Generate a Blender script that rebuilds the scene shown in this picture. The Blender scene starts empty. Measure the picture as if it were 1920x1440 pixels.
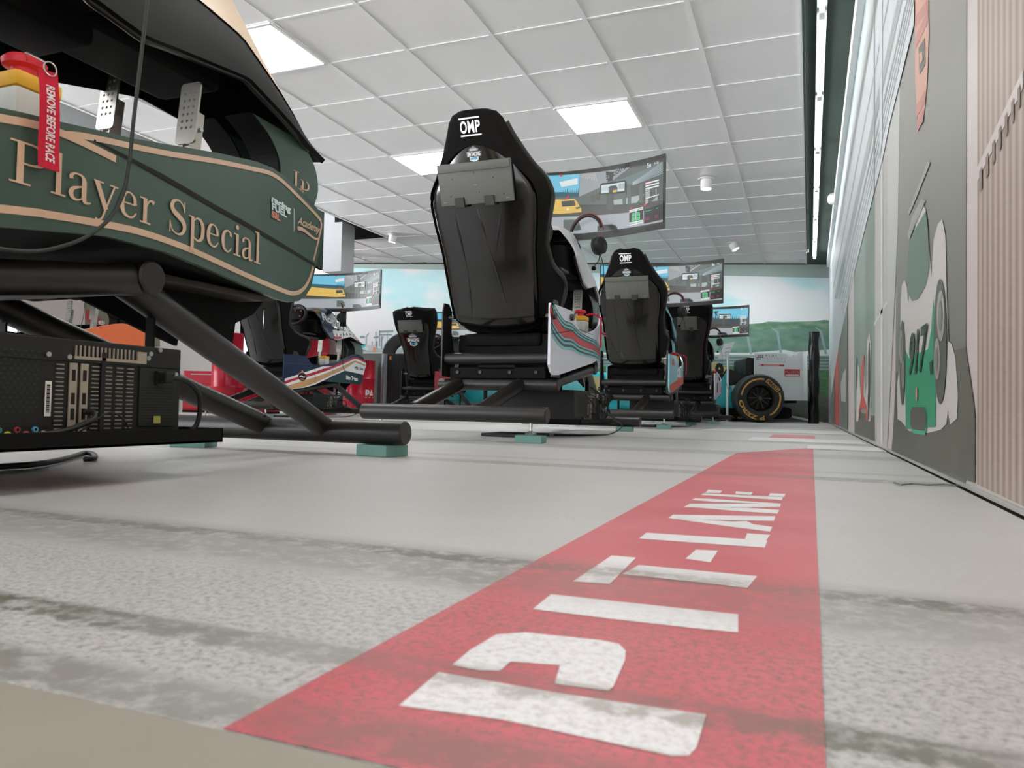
import bpy, bmesh, math, random
from mathutils import Vector, Matrix
from mathutils.geometry import tessellate_polygon
random.seed(7)
SC = bpy.context.scene
COL = SC.collection
pi = math.pi

# ------------------------------------------------------------------ camera
F = 1421.883
RX = Vector((0.9307427, -0.00822756, 0.36558217))
RY = Vector((0.3650685, -0.0366377, -0.93025947))
RZ = Vector((0.02104785, 0.99929474, -0.03109665))
H = 0.17
CAM = Vector((0, 0, H))
cd = bpy.data.cameras.new('camera')
cam = bpy.data.objects.new('camera', cd)
COL.objects.link(cam)
cd.sensor_width = 36
cd.lens = F / 1920 * 36
cd.clip_start = 0.02
cd.clip_end = 100
M = Matrix((RX, RY, RZ)).to_4x4()
M.translation = CAM
cam.matrix_world = M
cd.dof.use_dof = True
cd.dof.focus_distance = 4.6
cd.dof.aperture_fstop = 14
SC.camera = cam
SC.view_settings.view_transform = 'Standard'
SC.view_settings.look = 'None'
SC.view_settings.gamma = 1
SC.view_settings.use_curve_mapping = False
SC.view_settings.exposure = 0.14

# ------------------------------------------------------------------ world: added fill light entering where the room is left open behind the camera
w = bpy.data.worlds.new('world')
SC.world = w
w.use_nodes = True
wb = w.node_tree.nodes['Background']
wt_ = w.node_tree
tcw = wt_.nodes.new('ShaderNodeTexCoord'); sxw = wt_.nodes.new('ShaderNodeSeparateXYZ'); rmw = wt_.nodes.new('ShaderNodeMapRange')
wt_.links.new(tcw.outputs['Generated'], sxw.inputs[0]); wt_.links.new(sxw.outputs['Z'], rmw.inputs['Value'])
rmw.inputs['From Min'].default_value = -0.25; rmw.inputs['From Max'].default_value = 0.05
rmw.inputs['To Min'].default_value = 4.5; rmw.inputs['To Max'].default_value = 0.6     # lower half boosted to light the ceiling from below, softer sky above
wb.inputs[0].default_value = (0.96, 0.97, 1.0, 1)
rmx = wt_.nodes.new('ShaderNodeMapRange'); wt_.links.new(sxw.outputs['X'], rmx.inputs['Value'])
rmx.inputs['From Min'].default_value = -0.95; rmx.inputs['From Max'].default_value = -0.25
rmx.inputs['To Min'].default_value = 11.0; rmx.inputs['To Max'].default_value = 1.0          # left side boosted so more fill reaches the far ceiling
mmw = wt_.nodes.new('ShaderNodeMath'); mmw.operation = 'MULTIPLY'
wt_.links.new(rmw.outputs[0], mmw.inputs[0]); wt_.links.new(rmx.outputs[0], mmw.inputs[1]); wt_.links.new(mmw.outputs[0], wb.inputs[1])
LAMP_PANEL = 15.0
LAMP_TUBE = 20.0
LAMP_SPOT = 20.0

# ------------------------------------------------------------------ pixel -> world on real planes
def ray(x, y):
    c = Vector((x - 960, -(y - 720), -F))
    return Vector((RX.dot(c), RY.dot(c), RZ.dot(c)))
def atX(x, y, X):
    r = ray(x, y); return CAM + r * (X / r.x)
def atY(x, y, Y):
    r = ray(x, y); return CAM + r * (Y / r.y)
def atZ(x, y, Z=0.0):
    r = ray(x, y); return CAM + r * ((Z - H) / r.z)
FWD = Vector((-RX.z, -RY.z, -RZ.z))
def atD(x, y, D):
    r = ray(x, y); return CAM + r * (D / r.dot(FWD))

# ------------------------------------------------------------------ materials
def s2l(c):
    c = c / 255.0
    return c / 12.92 if c <= 0.04045 else ((c + 0.055) / 1.055) ** 2.4
def lin(rgb, k=1.0):
    return tuple(min(0.92, s2l(v) * k) for v in rgb)
MATS = {}
def mat(name, rgb, rough=0.5, metal=0.0, spec=0.5, coat=0.0, var=0.06, scale=30.0, bump=0.0, k=1.3, emit=0.0):
    """rgb = colour as seen on a screen; k lifts it to an albedo"""
    if name in MATS: return MATS[name]
    m = bpy.data.materials.new(name); m.use_nodes = True
    nt = m.node_tree; b = nt.nodes['Principled BSDF']
    c = lin(rgb, k)
    tc = nt.nodes.new('ShaderNodeTexCoord')
    nz = nt.nodes.new('ShaderNodeTexNoise'); nz.inputs['Scale'].default_value = scale; nz.inputs['Detail'].default_value = 4
    nt.links.new(tc.outputs['Object'], nz.inputs['Vector'])
    mx = nt.nodes.new('ShaderNodeMix'); mx.data_type = 'RGBA'
    mx.inputs[6].default_value = (*[v * (1 - var) for v in c], 1)
    mx.inputs[7].default_value = (*[min(1, v * (1 + var)) for v in c], 1)
    nt.links.new(nz.outputs[0], mx.inputs[0])
    nt.links.new(mx.outputs[2], b.inputs['Base Color'])
    b.inputs['Roughness'].default_value = rough
    b.inputs['Metallic'].default_value = metal
    b.inputs['Specular IOR Level'].default_value = spec
    b.inputs['Coat Weight'].default_value = coat
    b.inputs['Coat Roughness'].default_value = 0.08
    if bump:
        bp = nt.nodes.new('ShaderNodeBump'); bp.inputs['Strength'].default_value = bump
        bp.inputs['Distance'].default_value = 0.002
        nt.links.new(nz.outputs[0], bp.inputs['Height']); nt.links.new(bp.outputs[0], b.inputs['Normal'])
    if emit:
        nt.links.new(mx.outputs[2], b.inputs['Emission Color'])
        b.inputs['Emission Strength'].default_value = emit
    MATS[name] = m
    return m
def emis(name, rgb, s=1.0):
    if name in MATS: return MATS[name]
    m = bpy.data.materials.new(name); m.use_nodes = True
    b = m.node_tree.nodes['Principled BSDF']
    b.inputs['Base Color'].default_value = (0.01, 0.01, 0.01, 1)
    b.inputs['Roughness'].default_value = 0.3
    b.inputs['Emission Color'].default_value = (*[s2l(v) for v in rgb], 1)
    b.inputs['Emission Strength'].default_value = s
    MATS[name] = m
    return m

def grimy(name, rgb, rough=0.42, dirt=(92, 92, 80), amt=1.0, spots=0.5, rgb2=None):
    """printed concrete floor: speckle + worn dark bands running across the lane"""
    m = bpy.data.materials.new(name); m.use_nodes = True
    nt = m.node_tree; L = nt.links.new; N = nt.nodes.new
    b = nt.nodes['Principled BSDF']
    tc = N('ShaderNodeTexCoord'); sp = N('ShaderNodeSeparateXYZ'); L(tc.outputs['Object'], sp.inputs[0])
    def mth(op, a, c=None, clamp=False):
        n = N('ShaderNodeMath'); n.operation = op; n.use_clamp = clamp
        for i, v in enumerate((a, c)):
            if v is None: continue
            if isinstance(v, (int, float)): n.inputs[i].default_value = v
            else: L(v, n.inputs[i])
        return n.outputs[0]
    fine = N('ShaderNodeTexNoise'); fine.inputs['Scale'].default_value = 150; fine.inputs['Detail'].default_value = 6; fine.inputs['Roughness'].default_value = 0.75
    L(tc.outputs['Object'], fine.inputs['Vector'])
    big = N('ShaderNodeTexNoise'); big.inputs['Scale'].default_value = 3.5; big.inputs['Detail'].default_value = 5
    L(tc.outputs['Object'], big.inputs['Vector'])
    mid = N('ShaderNodeTexNoise'); mid.inputs['Scale'].default_value = 42; mid.inputs['Detail'].default_value = 6; mid.inputs['Roughness'].default_value = 0.7
    L(tc.outputs['Object'], mid.inputs['Vector'])
    Y = mth('ADD', sp.outputs['Y'], mth('MULTIPLY', mth('SUBTRACT', mid.outputs[0], 0.5), 0.05))
    total = None
    for (y0, y1, s, soft) in ((0.325, 0.36, 0.9, 0.014), (0.428, 0.456, 1.0, 0.010), (0.765, 0.80, 0.95, 0.010), (0.68, 0.79, 0.62, 0.06), (2.13, 2.22, 0.65, 0.03), (2.40, 2.44, 0.35, 0.04),
                              (3.2, 3.42, 0.5, 0.08), (4.6, 4.8, 0.45, 0.1), (7.0, 7.3, 0.5, 0.1), (9.8, 10.3, 0.5, 0.2)):
        a = mth('DIVIDE', mth('SUBTRACT', Y, y0 - soft), soft, True)
        c = mth('DIVIDE', mth('SUBTRACT', y1 + soft, Y), soft, True)
        v = mth('MULTIPLY', mth('MULTIPLY', a, c), s)
        total = v if total is None else mth('MAXIMUM', total, v)
    # seams
    patch = mth('MULTIPLY', mth('SUBTRACT', mid.outputs[0], 0.30), 4.5, True)
    bigm = mth('ADD', mth('MULTIPLY', mth('SUBTRACT', big.outputs[0], 0.3), 1.6, True), 0.45, True)
    band = mth('MULTIPLY', mth('MULTIPLY', total, patch), bigm)
    near = mth('MULTIPLY', mth('SUBTRACT', 0.74, sp.outputs['Y']), 6.0, True)
    speck = mth('MULTIPLY', mth('MULTIPLY', mth('SUBTRACT', fine.outputs[0], 0.46), 4.5, True), mth('ADD', mth('MULTIPLY', near, 1.5 * spots), 0.12))
    blot = mth('MULTIPLY', mth('MULTIPLY', mth('SUBTRACT', mid.outputs[0], 0.56), 6.0, True), mth('MULTIPLY', near, 1.1 * spots))
    fac = mth('MULTIPLY', mth('MAXIMUM', mth('MAXIMUM', band, speck), blot), amt, True)
    mx = N('ShaderNodeMix'); mx.data_type = 'RGBA'
    c1 = N('ShaderNodeMix'); c1.data_type = 'RGBA'
    c = lin(rgb, 1.3)
    c1.inputs[6].default_value = (*[v * 0.9 for v in c], 1); c1.inputs[7].default_value = (*(lin(rgb2, 1.3) if rgb2 else [min(.9, v * 1.08) for v in c]), 1)
    L(big.outputs[0], c1.inputs[0])
    L(c1.outputs[2], mx.inputs[6]); mx.inputs[7].default_value = (*lin(dirt, 1.3), 1)
    L(fac, mx.inputs[0]); L(mx.outputs[2], b.inputs['Base Color'])
    b.inputs['Roughness'].default_value = rough
    rr = mth('ADD', mth('MULTIPLY', fine.outputs[0], 0.16), rough - 0.06)
    L(rr, b.inputs['Roughness'])
    bp = N('ShaderNodeBump'); bp.inputs['Strength'].default_value = 0.25; bp.inputs['Distance'].default_value = 0.0008
    L(fine.outputs[0], bp.inputs['Height']); L(bp.outputs[0], b.inputs['Normal'])
    MATS[name] = m
    return m

BLK = mat('satin black powder coat', (34, 31, 28), 0.38, 0.0, 0.6, var=0.15, scale=200, k=1.0)
BLK2 = mat('matt black steel plate', (11, 12, 11), 0.7, 0.0, 0.2, var=0.15, scale=120, k=1.0)
GLOSS = mat('glossy black seat shell', (20, 18, 16), 0.16, 0.0, 0.5, coat=0.4, var=0.2, scale=6, bump=0.35, k=1.0)
FAB = mat('black seat fabric', (20, 19, 18), 0.95, 0.0, 0.15, var=0.3, scale=600, bump=0.6, k=1.0)
LEATH = mat('black vinyl bolster', (34, 31, 28), 0.42, 0.0, 0.5, var=0.1, scale=300, bump=0.15, k=1.0)
KEY = mat('grey keyboard plastic', (88, 90, 84), 0.55, var=0.05, scale=80, k=1.15)
KEYD = mat('dark keyboard clip', (48, 49, 46), 0.6, k=1.0)
WHITE = mat('white paint', (232, 233, 234), 0.45, var=0.02)
WHITEP = mat('white print', (235, 235, 235), 0.6, var=0.02)
TEALB = mat('teal levelling block', (98, 138, 130), 0.7, var=0.08, scale=40)
STEEL = mat('brushed pedal steel', (182, 180, 172), 0.35, 0.75, var=0.06, scale=90)
CHROME = mat('bright zinc', (190, 190, 190), 0.3, 0.9, k=1.2)
RED = mat('red drum paint', (190, 22, 48), 0.3, coat=0.3, var=0.05, scale=4)
CABLE = mat('black cable rubber', (24, 24, 22), 0.5, k=1.0)

# ------------------------------------------------------------------ mesh helpers
def mesh_obj(name, verts, faces, m, parent=None, smooth=False, mats=None, fmat=None):
    me = bpy.data.meshes.new(name)
    me.from_pydata([tuple(v) for v in verts], [], faces)
    for mm in (mats or [m]): me.materials.append(mm)
    if fmat:
        for p, i in zip(me.polygons, fmat): p.material_index = i
    if smooth:
        for p in me.polygons: p.use_smooth = True
    me.validate(); me.update()
    o = bpy.data.objects.new(name, me); COL.objects.link(o)
    if parent: o.parent = parent
    return o
class MB:
    """collects shapes of ONE part"""
    def __init__(s): s.v = []; s.f = []; s.mi = []; s.cur = 0
    def add(s, verts, faces):
        n = len(s.v); s.v += [Vector(v) for v in verts]
        s.f += [tuple(i + n for i in f) for f in faces]; s.mi += [s.cur] * len(faces); return s
    def box(s, x0, x1, y0, y1, z0, z1, bev=0.0, M=None):
        bm = bmesh.new(); bmesh.ops.create_cube(bm, size=1)
        for v in bm.verts:
            v.co = Vector(((x0 + x1) / 2 + v.co.x * (x1 - x0), (y0 + y1) / 2 + v.co.y * (y1 - y0), (z0 + z1) / 2 + v.co.z * (z1 - z0)))
        if bev: bmesh.ops.bevel(bm, geom=bm.edges[:], offset=bev, segments=2, affect='EDGES', profile=0.6)
        bm.verts.index_update()
        s.add([(M @ v.co) if M else v.co.copy() for v in bm.verts], [[v.index for v in f.verts] for f in bm.faces]); bm.free(); return s
    def tube(s, pts, r, n=20, cap=True):
        pts = [Vector(p) for p in pts]; rings = []
        rr = r if isinstance(r, (list, tuple)) else [r] * len(pts)
        t0 = (pts[1] - pts[0]).normalized()
        up = Vector((0, 0, 1)) if abs(t0.z) < 0.9 else Vector((1, 0, 0))
        a = t0.cross(up).normalized()
        verts = []
        for i, p in enumerate(pts):
            t = (pts[min(i + 1, len(pts) - 1)] - pts[max(i - 1, 0)]).normalized()
            a = (a - t * a.dot(t)).normalized(); b = t.cross(a)
            for k in range(n):
                an = 2 * pi * k / n
                verts.append(p + (a * math.cos(an) + b * math.sin(an)) * rr[i])
        faces = []
        for i in range(len(pts) - 1):
            for k in range(n):
                k2 = (k + 1) % n
                faces.append((i * n + k, i * n + k2, (i + 1) * n + k2, (i + 1) * n + k))
        if cap:
            faces.append(tuple(range(n))[::-1]); faces.append(tuple(range((len(pts) - 1) * n, len(pts) * n)))
        return s.add(verts, faces)
    def pipe(s, a, b, r, n=28, chamfer=0.004):
        """bar with softly chamfered ends"""
        a = Vector(a); b = Vector(b); t = (b - a).normalized()
        return s.tube([a, a + t * chamfer, b - t * chamfer, b], [r - chamfer, r, r, r - chamfer], n)
    def prism(s, poly, fn, h):
        """poly 2D outline, fn(u,v,w) -> 3D, w in 0..h"""
        tri = tessellate_polygon([[Vector((p[0], p[1], 0)) for p in poly]])
        n = len(poly)
        verts = [fn(u, v, 0) for u, v in poly] + [fn(u, v, h) for u, v in poly]
        faces = [tuple(t) for t in tri] + [tuple(i + n for i in t[::-1]) for t in tri]
        faces += [(i, (i + 1) % n, (i + 1) % n + n, i + n) for i in range(n)]
        return s.add(verts, faces)
    def lathe(s, prof, c, axis, n=32, cap=False):
        """prof [(r, h)], axis direction"""
        ax = Vector(axis).normalized(); up = Vector((0, 0, 1)) if abs(ax.z) < 0.9 else Vector((1, 0, 0))
        a = ax.cross(up).normalized(); b = ax.cross(a); c = Vector(c)
        verts = [c + ax * h + (a * math.cos(2 * pi * k / n) + b * math.sin(2 * pi * k / n)) * r for r, h in prof for k in range(n)]
        faces = [(i * n + k, i * n + (k + 1) % n, (i + 1) * n + (k + 1) % n, (i + 1) * n + k) for i in range(len(prof) - 1) for k in range(n)]
        if cap: faces += [tuple(range(n)), tuple(range((len(prof) - 1) * n, len(prof) * n))[::-1]]
        return s.add(verts, faces)
    def build(s, name, m, parent=None, smooth=False, fix=True):
        mats = m if isinstance(m, (list, tuple)) else [m]
        o = mesh_obj(name, s.v, s.f, None, parent, smooth, mats, s.mi)
        if fix:
            bm = bmesh.new(); bm.from_mesh(o.data); bmesh.ops.recalc_face_normals(bm, faces=bm.faces); bm.to_mesh(o.data); bm.free()
        if smooth:
            try: o.data.set_sharp_from_angle(angle=math.radians(40))
            except Exception: pass
        return o
def empty(name, loc, label, cat, group=None, rz=0):
    o = bpy.data.objects.new(name, None); COL.objects.link(o); o.location = loc; o.rotation_euler = (0, 0, rz)
    o.empty_display_size = 0.1
    return tag(o, label, cat, group)
def tag(o, label, cat, group=None, kind=None):
    o['label'] = label; o['category'] = cat
    if group: o['group'] = group
    if kind: o['kind'] = kind
    return o
def struct(o, label=None):
    o['kind'] = 'structure'
    if label: o['label'] = label
    return o
def fresh(o, rootloc):
    """move a mesh made in world coordinates so that its origin sits at rootloc"""
    d = Vector(rootloc)
    for v in o.data.vertices: v.co -= d
    o.location = d
    return o

# lettering -----------------------------------------------------------------
TC = {}
def text2d(s, bold=0.0, shear=0.0, sp=1.0):
    """triangles of the text, height of capitals = 1, start at x=0"""
    key = (s, bold, shear, sp)
    if key in TC: return TC[key]
    cu = bpy.data.curves.new('t', 'FONT'); cu.body = s; cu.offset = bold; cu.shear = shear; cu.space_character = sp
    cu.resolution_u = 4
    o = bpy.data.objects.new('t', cu); COL.objects.link(o)
    dg = bpy.context.evaluated_depsgraph_get(); dg.update()
    me = bpy.data.meshes.new_from_object(o.evaluated_get(dg))
    vs = [(v.co.x / 0.69, v.co.y / 0.69) for v in me.vertices]
    fs = [tuple(p.vertices) for p in me.polygons]
    x0 = min(v[0] for v in vs); x1 = max(v[0] for v in vs)
    vs = [(v[0] - x0, v[1]) for v in vs]
    bpy.data.objects.remove(o); bpy.data.meshes.remove(me); bpy.data.curves.remove(cu)
    TC[key] = (vs, fs, x1 - x0)
    return TC[key]

class Paint:
    """flat print: 2D shapes in several inks, one mesh; fn(u, v, layer) -> 3D"""
    def __init__(s, fn, du=None): s.fn = fn; s.v = []; s.f = []; s.mi = []; s.mats = []; s.du = du
    def ink(s, m):
        if m not in s.mats: s.mats.append(m)
        return s.mats.index(m)
    def _put(s, vs, fs, m, lay):
        i = s.ink(m); n = len(s.v)
        if s.du:
            bm = bmesh.new(); bv = [bm.verts.new((a, b, 0)) for a, b in vs]
            for f in fs:
                try: bm.faces.new([bv[k] for k in f])
                except ValueError: pass
            u0 = min(a for a, b in vs); u1 = max(a for a, b in vs)
            u = math.ceil(u0 / s.du) * s.du
            while u < u1:
                bmesh.ops.bisect_plane(bm, geom=bm.verts[:] + bm.edges[:] + bm.faces[:], plane_co=(u, 0, 0), plane_no=(1, 0, 0), dist=1e-6)
                u += s.du
            bm.verts.index_update()
            vs = [(v.co.x, v.co.y) for v in bm.verts]; fs = [tuple(v.index for v in f.verts) for f in bm.faces]; bm.free()
        s.v += [s.fn(a, b, lay) for a, b in vs]
        s.f += [tuple(k + n for k in f) for f in fs]; s.mi += [i] * len(fs)
    def poly(s, pts, m, lay=0):
        tri = tessellate_polygon([[Vector((p[0], p[1], 0)) for p in pts]])
        s._put([tuple(p) for p in pts], [tuple(t) for t in tri], m, lay); return s
    def rect(s, x0, y0, x1, y1, m, lay=0): return s.poly([(x0, y0), (x1, y0), (x1, y1), (x0, y1)], m, lay)
    def ell(s, cx, cy, rx, ry, m, lay=0, n=28): return s.poly([(cx + rx * math.cos(2 * pi * k / n), cy + ry * math.sin(2 * pi * k / n)) for k in range(n)], m, lay)
    def band(s, pts, wd, m, lay=0):
        """stroke through pts, wd = one width or one per point"""
        ww = wd if isinstance(wd, (list, tuple)) else [wd] * len(pts)
        P = [Vector((p[0], p[1])) for p in pts]; a = []; b = []
        for i, p in enumerate(P):
            t = (P[min(i + 1, len(P) - 1)] - P[max(i - 1, 0)])
            if t.length < 1e-9: t = Vector((1, 0))
            t.normalize(); n = Vector((-t.y, t.x)) * ww[i] / 2
            a.append(tuple(p + n)); b.append(tuple(p - n))
        k = len(P)
        s._put(a + b, [(i, i + 1, k + i + 1, k + i) for i in range(k - 1)], m, lay); return s
    def text(s, t, x, y, h, m, lay=0, width=None, ang=0.0, bold=0.0, shear=0.0, flip=1, centre=False, sp=1.0):
        vs, fs, wd = text2d(t, bold, shear, sp)
        sx = h if width is None else width / wd
        ca, sa = math.cos(ang), math.sin(ang)
        out = []
        for a, b in vs:
            if centre: a -= wd / 2; b -= 0.5
            a *= sx; b *= h * flip
            out.append((x + a * ca - b * sa, y + a * sa + b * ca))
        s._put(out, fs, m, lay); return s
    def build(s, name, parent=None):
        return mesh_obj(name, s.v, s.f, None, parent, False, s.mats, s.mi)

def smoothline(pts, n=8):
    out = []
    P = [Vector(p) for p in pts]
    for i in range(len(P) - 1):
        p0 = P[max(i - 1, 0)]; p1 = P[i]; p2 = P[i + 1]; p3 = P[min(i + 2, len(P) - 1)]
        for k in range(n):
            t = k / n
            out.append(0.5 * ((2 * p1) + (-p0 + p2) * t + (2 * p0 - 5 * p1 + 4 * p2 - p3) * t * t + (-p0 + 3 * p1 - 3 * p2 + p3) * t ** 3))
    out.append(P[-1])
    return out
def interp(tab, x):
    if x <= tab[0][0]: return tab[0][1]
    for (a, b), (c, d) in zip(tab, tab[1:]):
        if x <= c: return b + (d - b) * (x - a) / (c - a)
    return tab[-1][1]

# ================================================================== SETTING
XW = 0.345                                   # right wall plane
ZT = 3.2
n_ = Vector((FWD.x, FWD.y, 0)).normalized()  # the back wall stands square to this direction
DW = 15.3
t_ = Vector((n_.y, -n_.x, 0))                # along the back wall, to the right
def wallpt(px, py):
    r = ray(px, py); return CAM + r * (DW / r.dot(n_))
def wall_uv(px, py):
    p = wallpt(px, py); return (p - n_ * DW).dot(t_), p.z
def back(u, v, lay=0):
    p = n_ * (DW - 0.012 - 0.002 * lay) + t_ * u; return Vector((p.x, p.y, v))

CONC = grimy('printed concrete floor', (176, 175, 173))
FRED = grimy('worn red lane paint', (178, 46, 62), dirt=(112, 90, 84), amt=0.95, spots=0.6, rgb2=(200, 116, 122))
FWHT = grimy('worn white lane lettering', (226, 224, 222), dirt=(130, 124, 114), amt=0.95, spots=0.25)
fl = MB()
fl.box(-11, 0.335, 0.317, 16.5, -0.012, 0)
fl.build('floor', CONC)['kind'] = 'structure'
fl = MB().box(-11, 0.335, -4, 0.3165, -0.012, 0.0)
f2 = fl.build('floor', mat('near floor sheet', (138, 134, 122), 0.5, var=0.08, scale=12)); f2['kind'] = 'structure'
f3 = MB().box(-11, 1.2, -4, 16.6, -0.05, -0.014).build('trim_1', mat('brown subfloor', (104, 92, 80), 0.8)); f3['kind'] = 'structure'

lane = Paint(lambda u, v, l: Vector((u, v, 0.0006 + 0.0004 * l)))
lane.poly([(-0.282, 0.3175), (0.0085, 0.3175), (0.018, 4.1), (-0.283, 3.3)], FRED)
lane.poly([(-0.266, 6.4), (0.035, 6.4), (0.04, 5.6), (-0.262, 5.5)], FRED)
def g(*pts): return [tuple(atZ(x, y)[:2]) for x, y in pts]
lane.poly([(-0.18, 0.3132), (0.0085, 0.3132), (0.0085, 0.2), (-0.10, 0.2)], mat('red paint on near sheet', (190, 60, 72), 0.5), 0)
for ps in (
    ((748, 1326), (822, 1263), (1050, 1303), (1200, 1325), (1324, 1343), (1306, 1405), (1292, 1420), (1260, 1421), (944, 1353)),
    ((847, 1250), (880, 1222), (930, 1192), (985, 1188), (1122, 1202), (1160, 1209), (1173, 1222), (1172, 1240), (1150, 1290), (1140, 1298), (1040, 1285), (1050, 1250), (957, 1243), (937, 1261), (900, 1260)),
    ((999, 1144), (1033, 1116), (1384, 1154), (1384, 1188), (1300, 1180), (1150, 1163)),
    ((1074, 1092), (1147, 1043), (1193, 1047), (1143, 1097)),
    ((1167, 1078), (1198, 1061), (1420, 1082), (1401, 1104)),
    ((1285, 1049), (1305, 1032), (1346, 1034), (1332, 1056)),
    ((1198, 1011), (1212, 1000), (1439, 1015), (1434, 1028), (1330, 1021)),
    ((1397, 1012), (1401, 1001), (1444, 1004), (1436, 1015)),
    ((1253, 972), (1262, 966), (1454, 969), (1451, 978), (1400, 977), (1265, 975)),
    ((1262, 974), (1300, 975), (1372, 979), (1400, 978), (1412, 984), (1448, 989), (1444, 998), (1380, 990)),
    ((1282, 952), (1293, 945.5), (1464, 945), (1463, 951), (1420, 952)),
    ((1297, 938), (1303, 935), (1330, 936), (1464, 945), (1440, 945.5), (1340, 942)),
    ((1300, 952), (1400, 953), (1461, 957), (1458, 964), (1390, 960)),
    ((1314, 929), (1319, 926), (1468, 933), (1466, 938.5), (1380, 933)),
    ((1322, 925), (1328, 919), (1354, 921), (1350, 925.5)),
    ((1379, 927), (1380, 922), (1412, 924), (1408, 929)),
    ((1441, 931), (1444, 925.5), (1473, 927), (1470, 932.5)),
):
    lane.poly(g(*ps), FWHT, 1)
lo = lane.build('lane_marking')
tag(lo, 'red painted lane strip with white PIT-LANE lettering on the floor', 'floor marking')
# thin loose floor sheets by the wall
for i, (x0, x1, y0, y1, lab) in enumerate(((-0.01, 0.33, 3.90, 4.30, 'nearest thin white floor sheet lying by the right wall panels'),
                                      (-0.35, 0.30, 4.75, 5.35, 'middle thin white floor sheet beyond the red lane by the wall'),
                                      (-0.9, 0.32, 6.9, 8.2, 'farthest wide white floor sheet below the small printed racing cars'))):
    o = MB().box(x0, x1, y0, y1, 0.0012, 0.006, 0.001).build('floor_sheet', mat('floor sheet', (196, 196, 194), 0.4))
    tag(fresh(o, ((x0 + x1) / 2, (y0 + y1) / 2, 0.0012)), lab, 'floor sheet', 'thin floor sheets')

# right wall + back wall + high dark ceiling
wr = MB().box(XW + 0.012, XW + 0.15, -1.5, 16.6, 0.013, ZT).build('wall_right', mat('right wall board', (200, 200, 198), 0.7)); struct(wr)
c0 = n_ * (DW + 0.075)
Mb = Matrix.Translation((c0.x, c0.y, 0)) @ Matrix(((t_.x, n_.x, 0), (t_.y, n_.y, 0), (0, 0, 1))).to_4x4()
wbk = MB().box(-8.5, 6.62, -0.075, 0.075, -0.01, ZT, M=Mb).build('wall_back', mat('back wall grey', (158, 170, 164), 0.7)); struct(wbk)
wl = MB().box(-10.6, -10.45, -1.5, 4.6, -0.01, ZT).box(-10.6, -10.45, 4.6, 7.4, -0.01, 0.55).box(-10.6, -10.45, 7.4, 12.0, -0.01, 1.95).box(-10.6, -10.45, 11.9, 12.0, 1.0, ZT).build('wall_left', mat('left wall white', (205, 202, 198), 0.8)); struct(wl)  # openings in this unseen wall are added to let world light onto the ceiling
dc = MB().box(-10.5, XW + 0.1, -1.5, 16.6, ZT, ZT + 0.05).build('ceiling', mat('dark upper ceiling', (30, 46, 40), 0.8, var=0.05)); struct(dc)
tr = MB().box(0.285, XW + 0.008, 0.6, 15.95, ZT - 0.16, ZT - 0.002, 0.002).build('trim_2', WHITE); struct(tr)
tr = MB().box(XW - 0.006, XW + 0.03, -1.2, 15.9, 0.004, 0.013, 0.002).build('trim_3', mat('silver wall rail', (176, 178, 172), 0.4, 0.5)); struct(tr)

# suspended ceiling -----------------------------------------------------------
CZ = 2.46; TP = 0.5955
def backY(x): return 12.37 + (x + 0.064) * (12.37 - 10.41) / (7.13 - 0.064)
TILE = mat('white ceiling tile', (222, 221, 223), 0.30, spec=0.8, var=0.02, scale=14)
TBAR = mat('white ceiling grid bar', (232, 234, 234), 0.5, spec=0.4, var=0.01)
lamps = {(0, 2): 'A', (-3, 3): 'B', (-3, -1): 'C'}
X0 = -1.255; Y0 = 4.24
lampcells = {(-1.85, 5.431): ('square LED ceiling panel right of the big seat headrest', 0), (-3.6365, 6.0265): ('square LED ceiling panel half hidden behind the big seat', 1),
             (-3.6365, 3.6445): ('square LED ceiling panel beside the cream edge of the green rig cowl', 2)}
ce = MB()
nx = range(-17, 3); ny = range(-9, 16)
def inside(x, y): return (x < -0.05 and y < backY(x)) and not (x < -5.6 and y < 9.0)
hole = [(-1.8505, 5.431), (-3.6370, 6.0265), (-3.6370, 3.6445), (-1.255, 2.4535), (-3.6370, 8.4085)]  # last two panels are added out of sight to brighten the room
xs = [X0 + TP * i for i in range(-13, 3)]      # grid lines along Y
ys = [Y0 + TP * j for j in range(-12, 15)]
for xi in range(len(xs) - 1):
    for yj in range(len(ys) - 1):
        x0, x1, y0, y1 = xs[xi], min(xs[xi + 1], -0.062), ys[yj], ys[yj + 1]
        if x0 > -0.07: continue
        if any(abs(x0 - hx) < 0.1 and abs(y0 - hy) < 0.1 for hx, hy in hole): continue
        if x0 < -5.45 and y0 < 8.7: continue
        ya, yb = min(y1, backY(x0)), min(y1, backY(x1))
        if min(ya, yb) <= y0 + 0.001 and max(ya, yb) <= y0 + 0.01: continue
        ya = max(ya, y0 + 0.001); yb = max(yb, y0 + 0.001)
        ce.add([(x0, y0, CZ + 0.012), (x1, y0, CZ + 0.012), (x1, yb, CZ + 0.012), (x0, ya, CZ + 0.012)], [(0, 1, 2, 3)])
ce.cur = 1
for x in xs:
    if x > -0.07: continue
    ya = 9.0 if x < -5.55 else ys[0]
    ce.box(x - 0.013, x + 0.013, ya, backY(x) - 0.01, CZ + 0.005, CZ + 0.0112)
for y in ys:
    xa = -9.0
    if y < 8.7: xa = -5.42
    # the back edge cuts the rows obliquely
    if y > backY(-9.0): xa = -0.064 + (y - 12.37) / ((12.37 - 10.41) / (7.13 - 0.064))
    if y < 12.37: ce.box(max(xa, -9), -0.062, y - 0.008, y + 0.008, CZ + 0.0065, CZ + 0.0113)
ce.box(-0.075, -0.06, ys[0], 12.37, CZ - 0.002, CZ + 0.03)
cobj = ce.build('ceiling', [TILE, TBAR], fix=False); struct(cobj)
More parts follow.
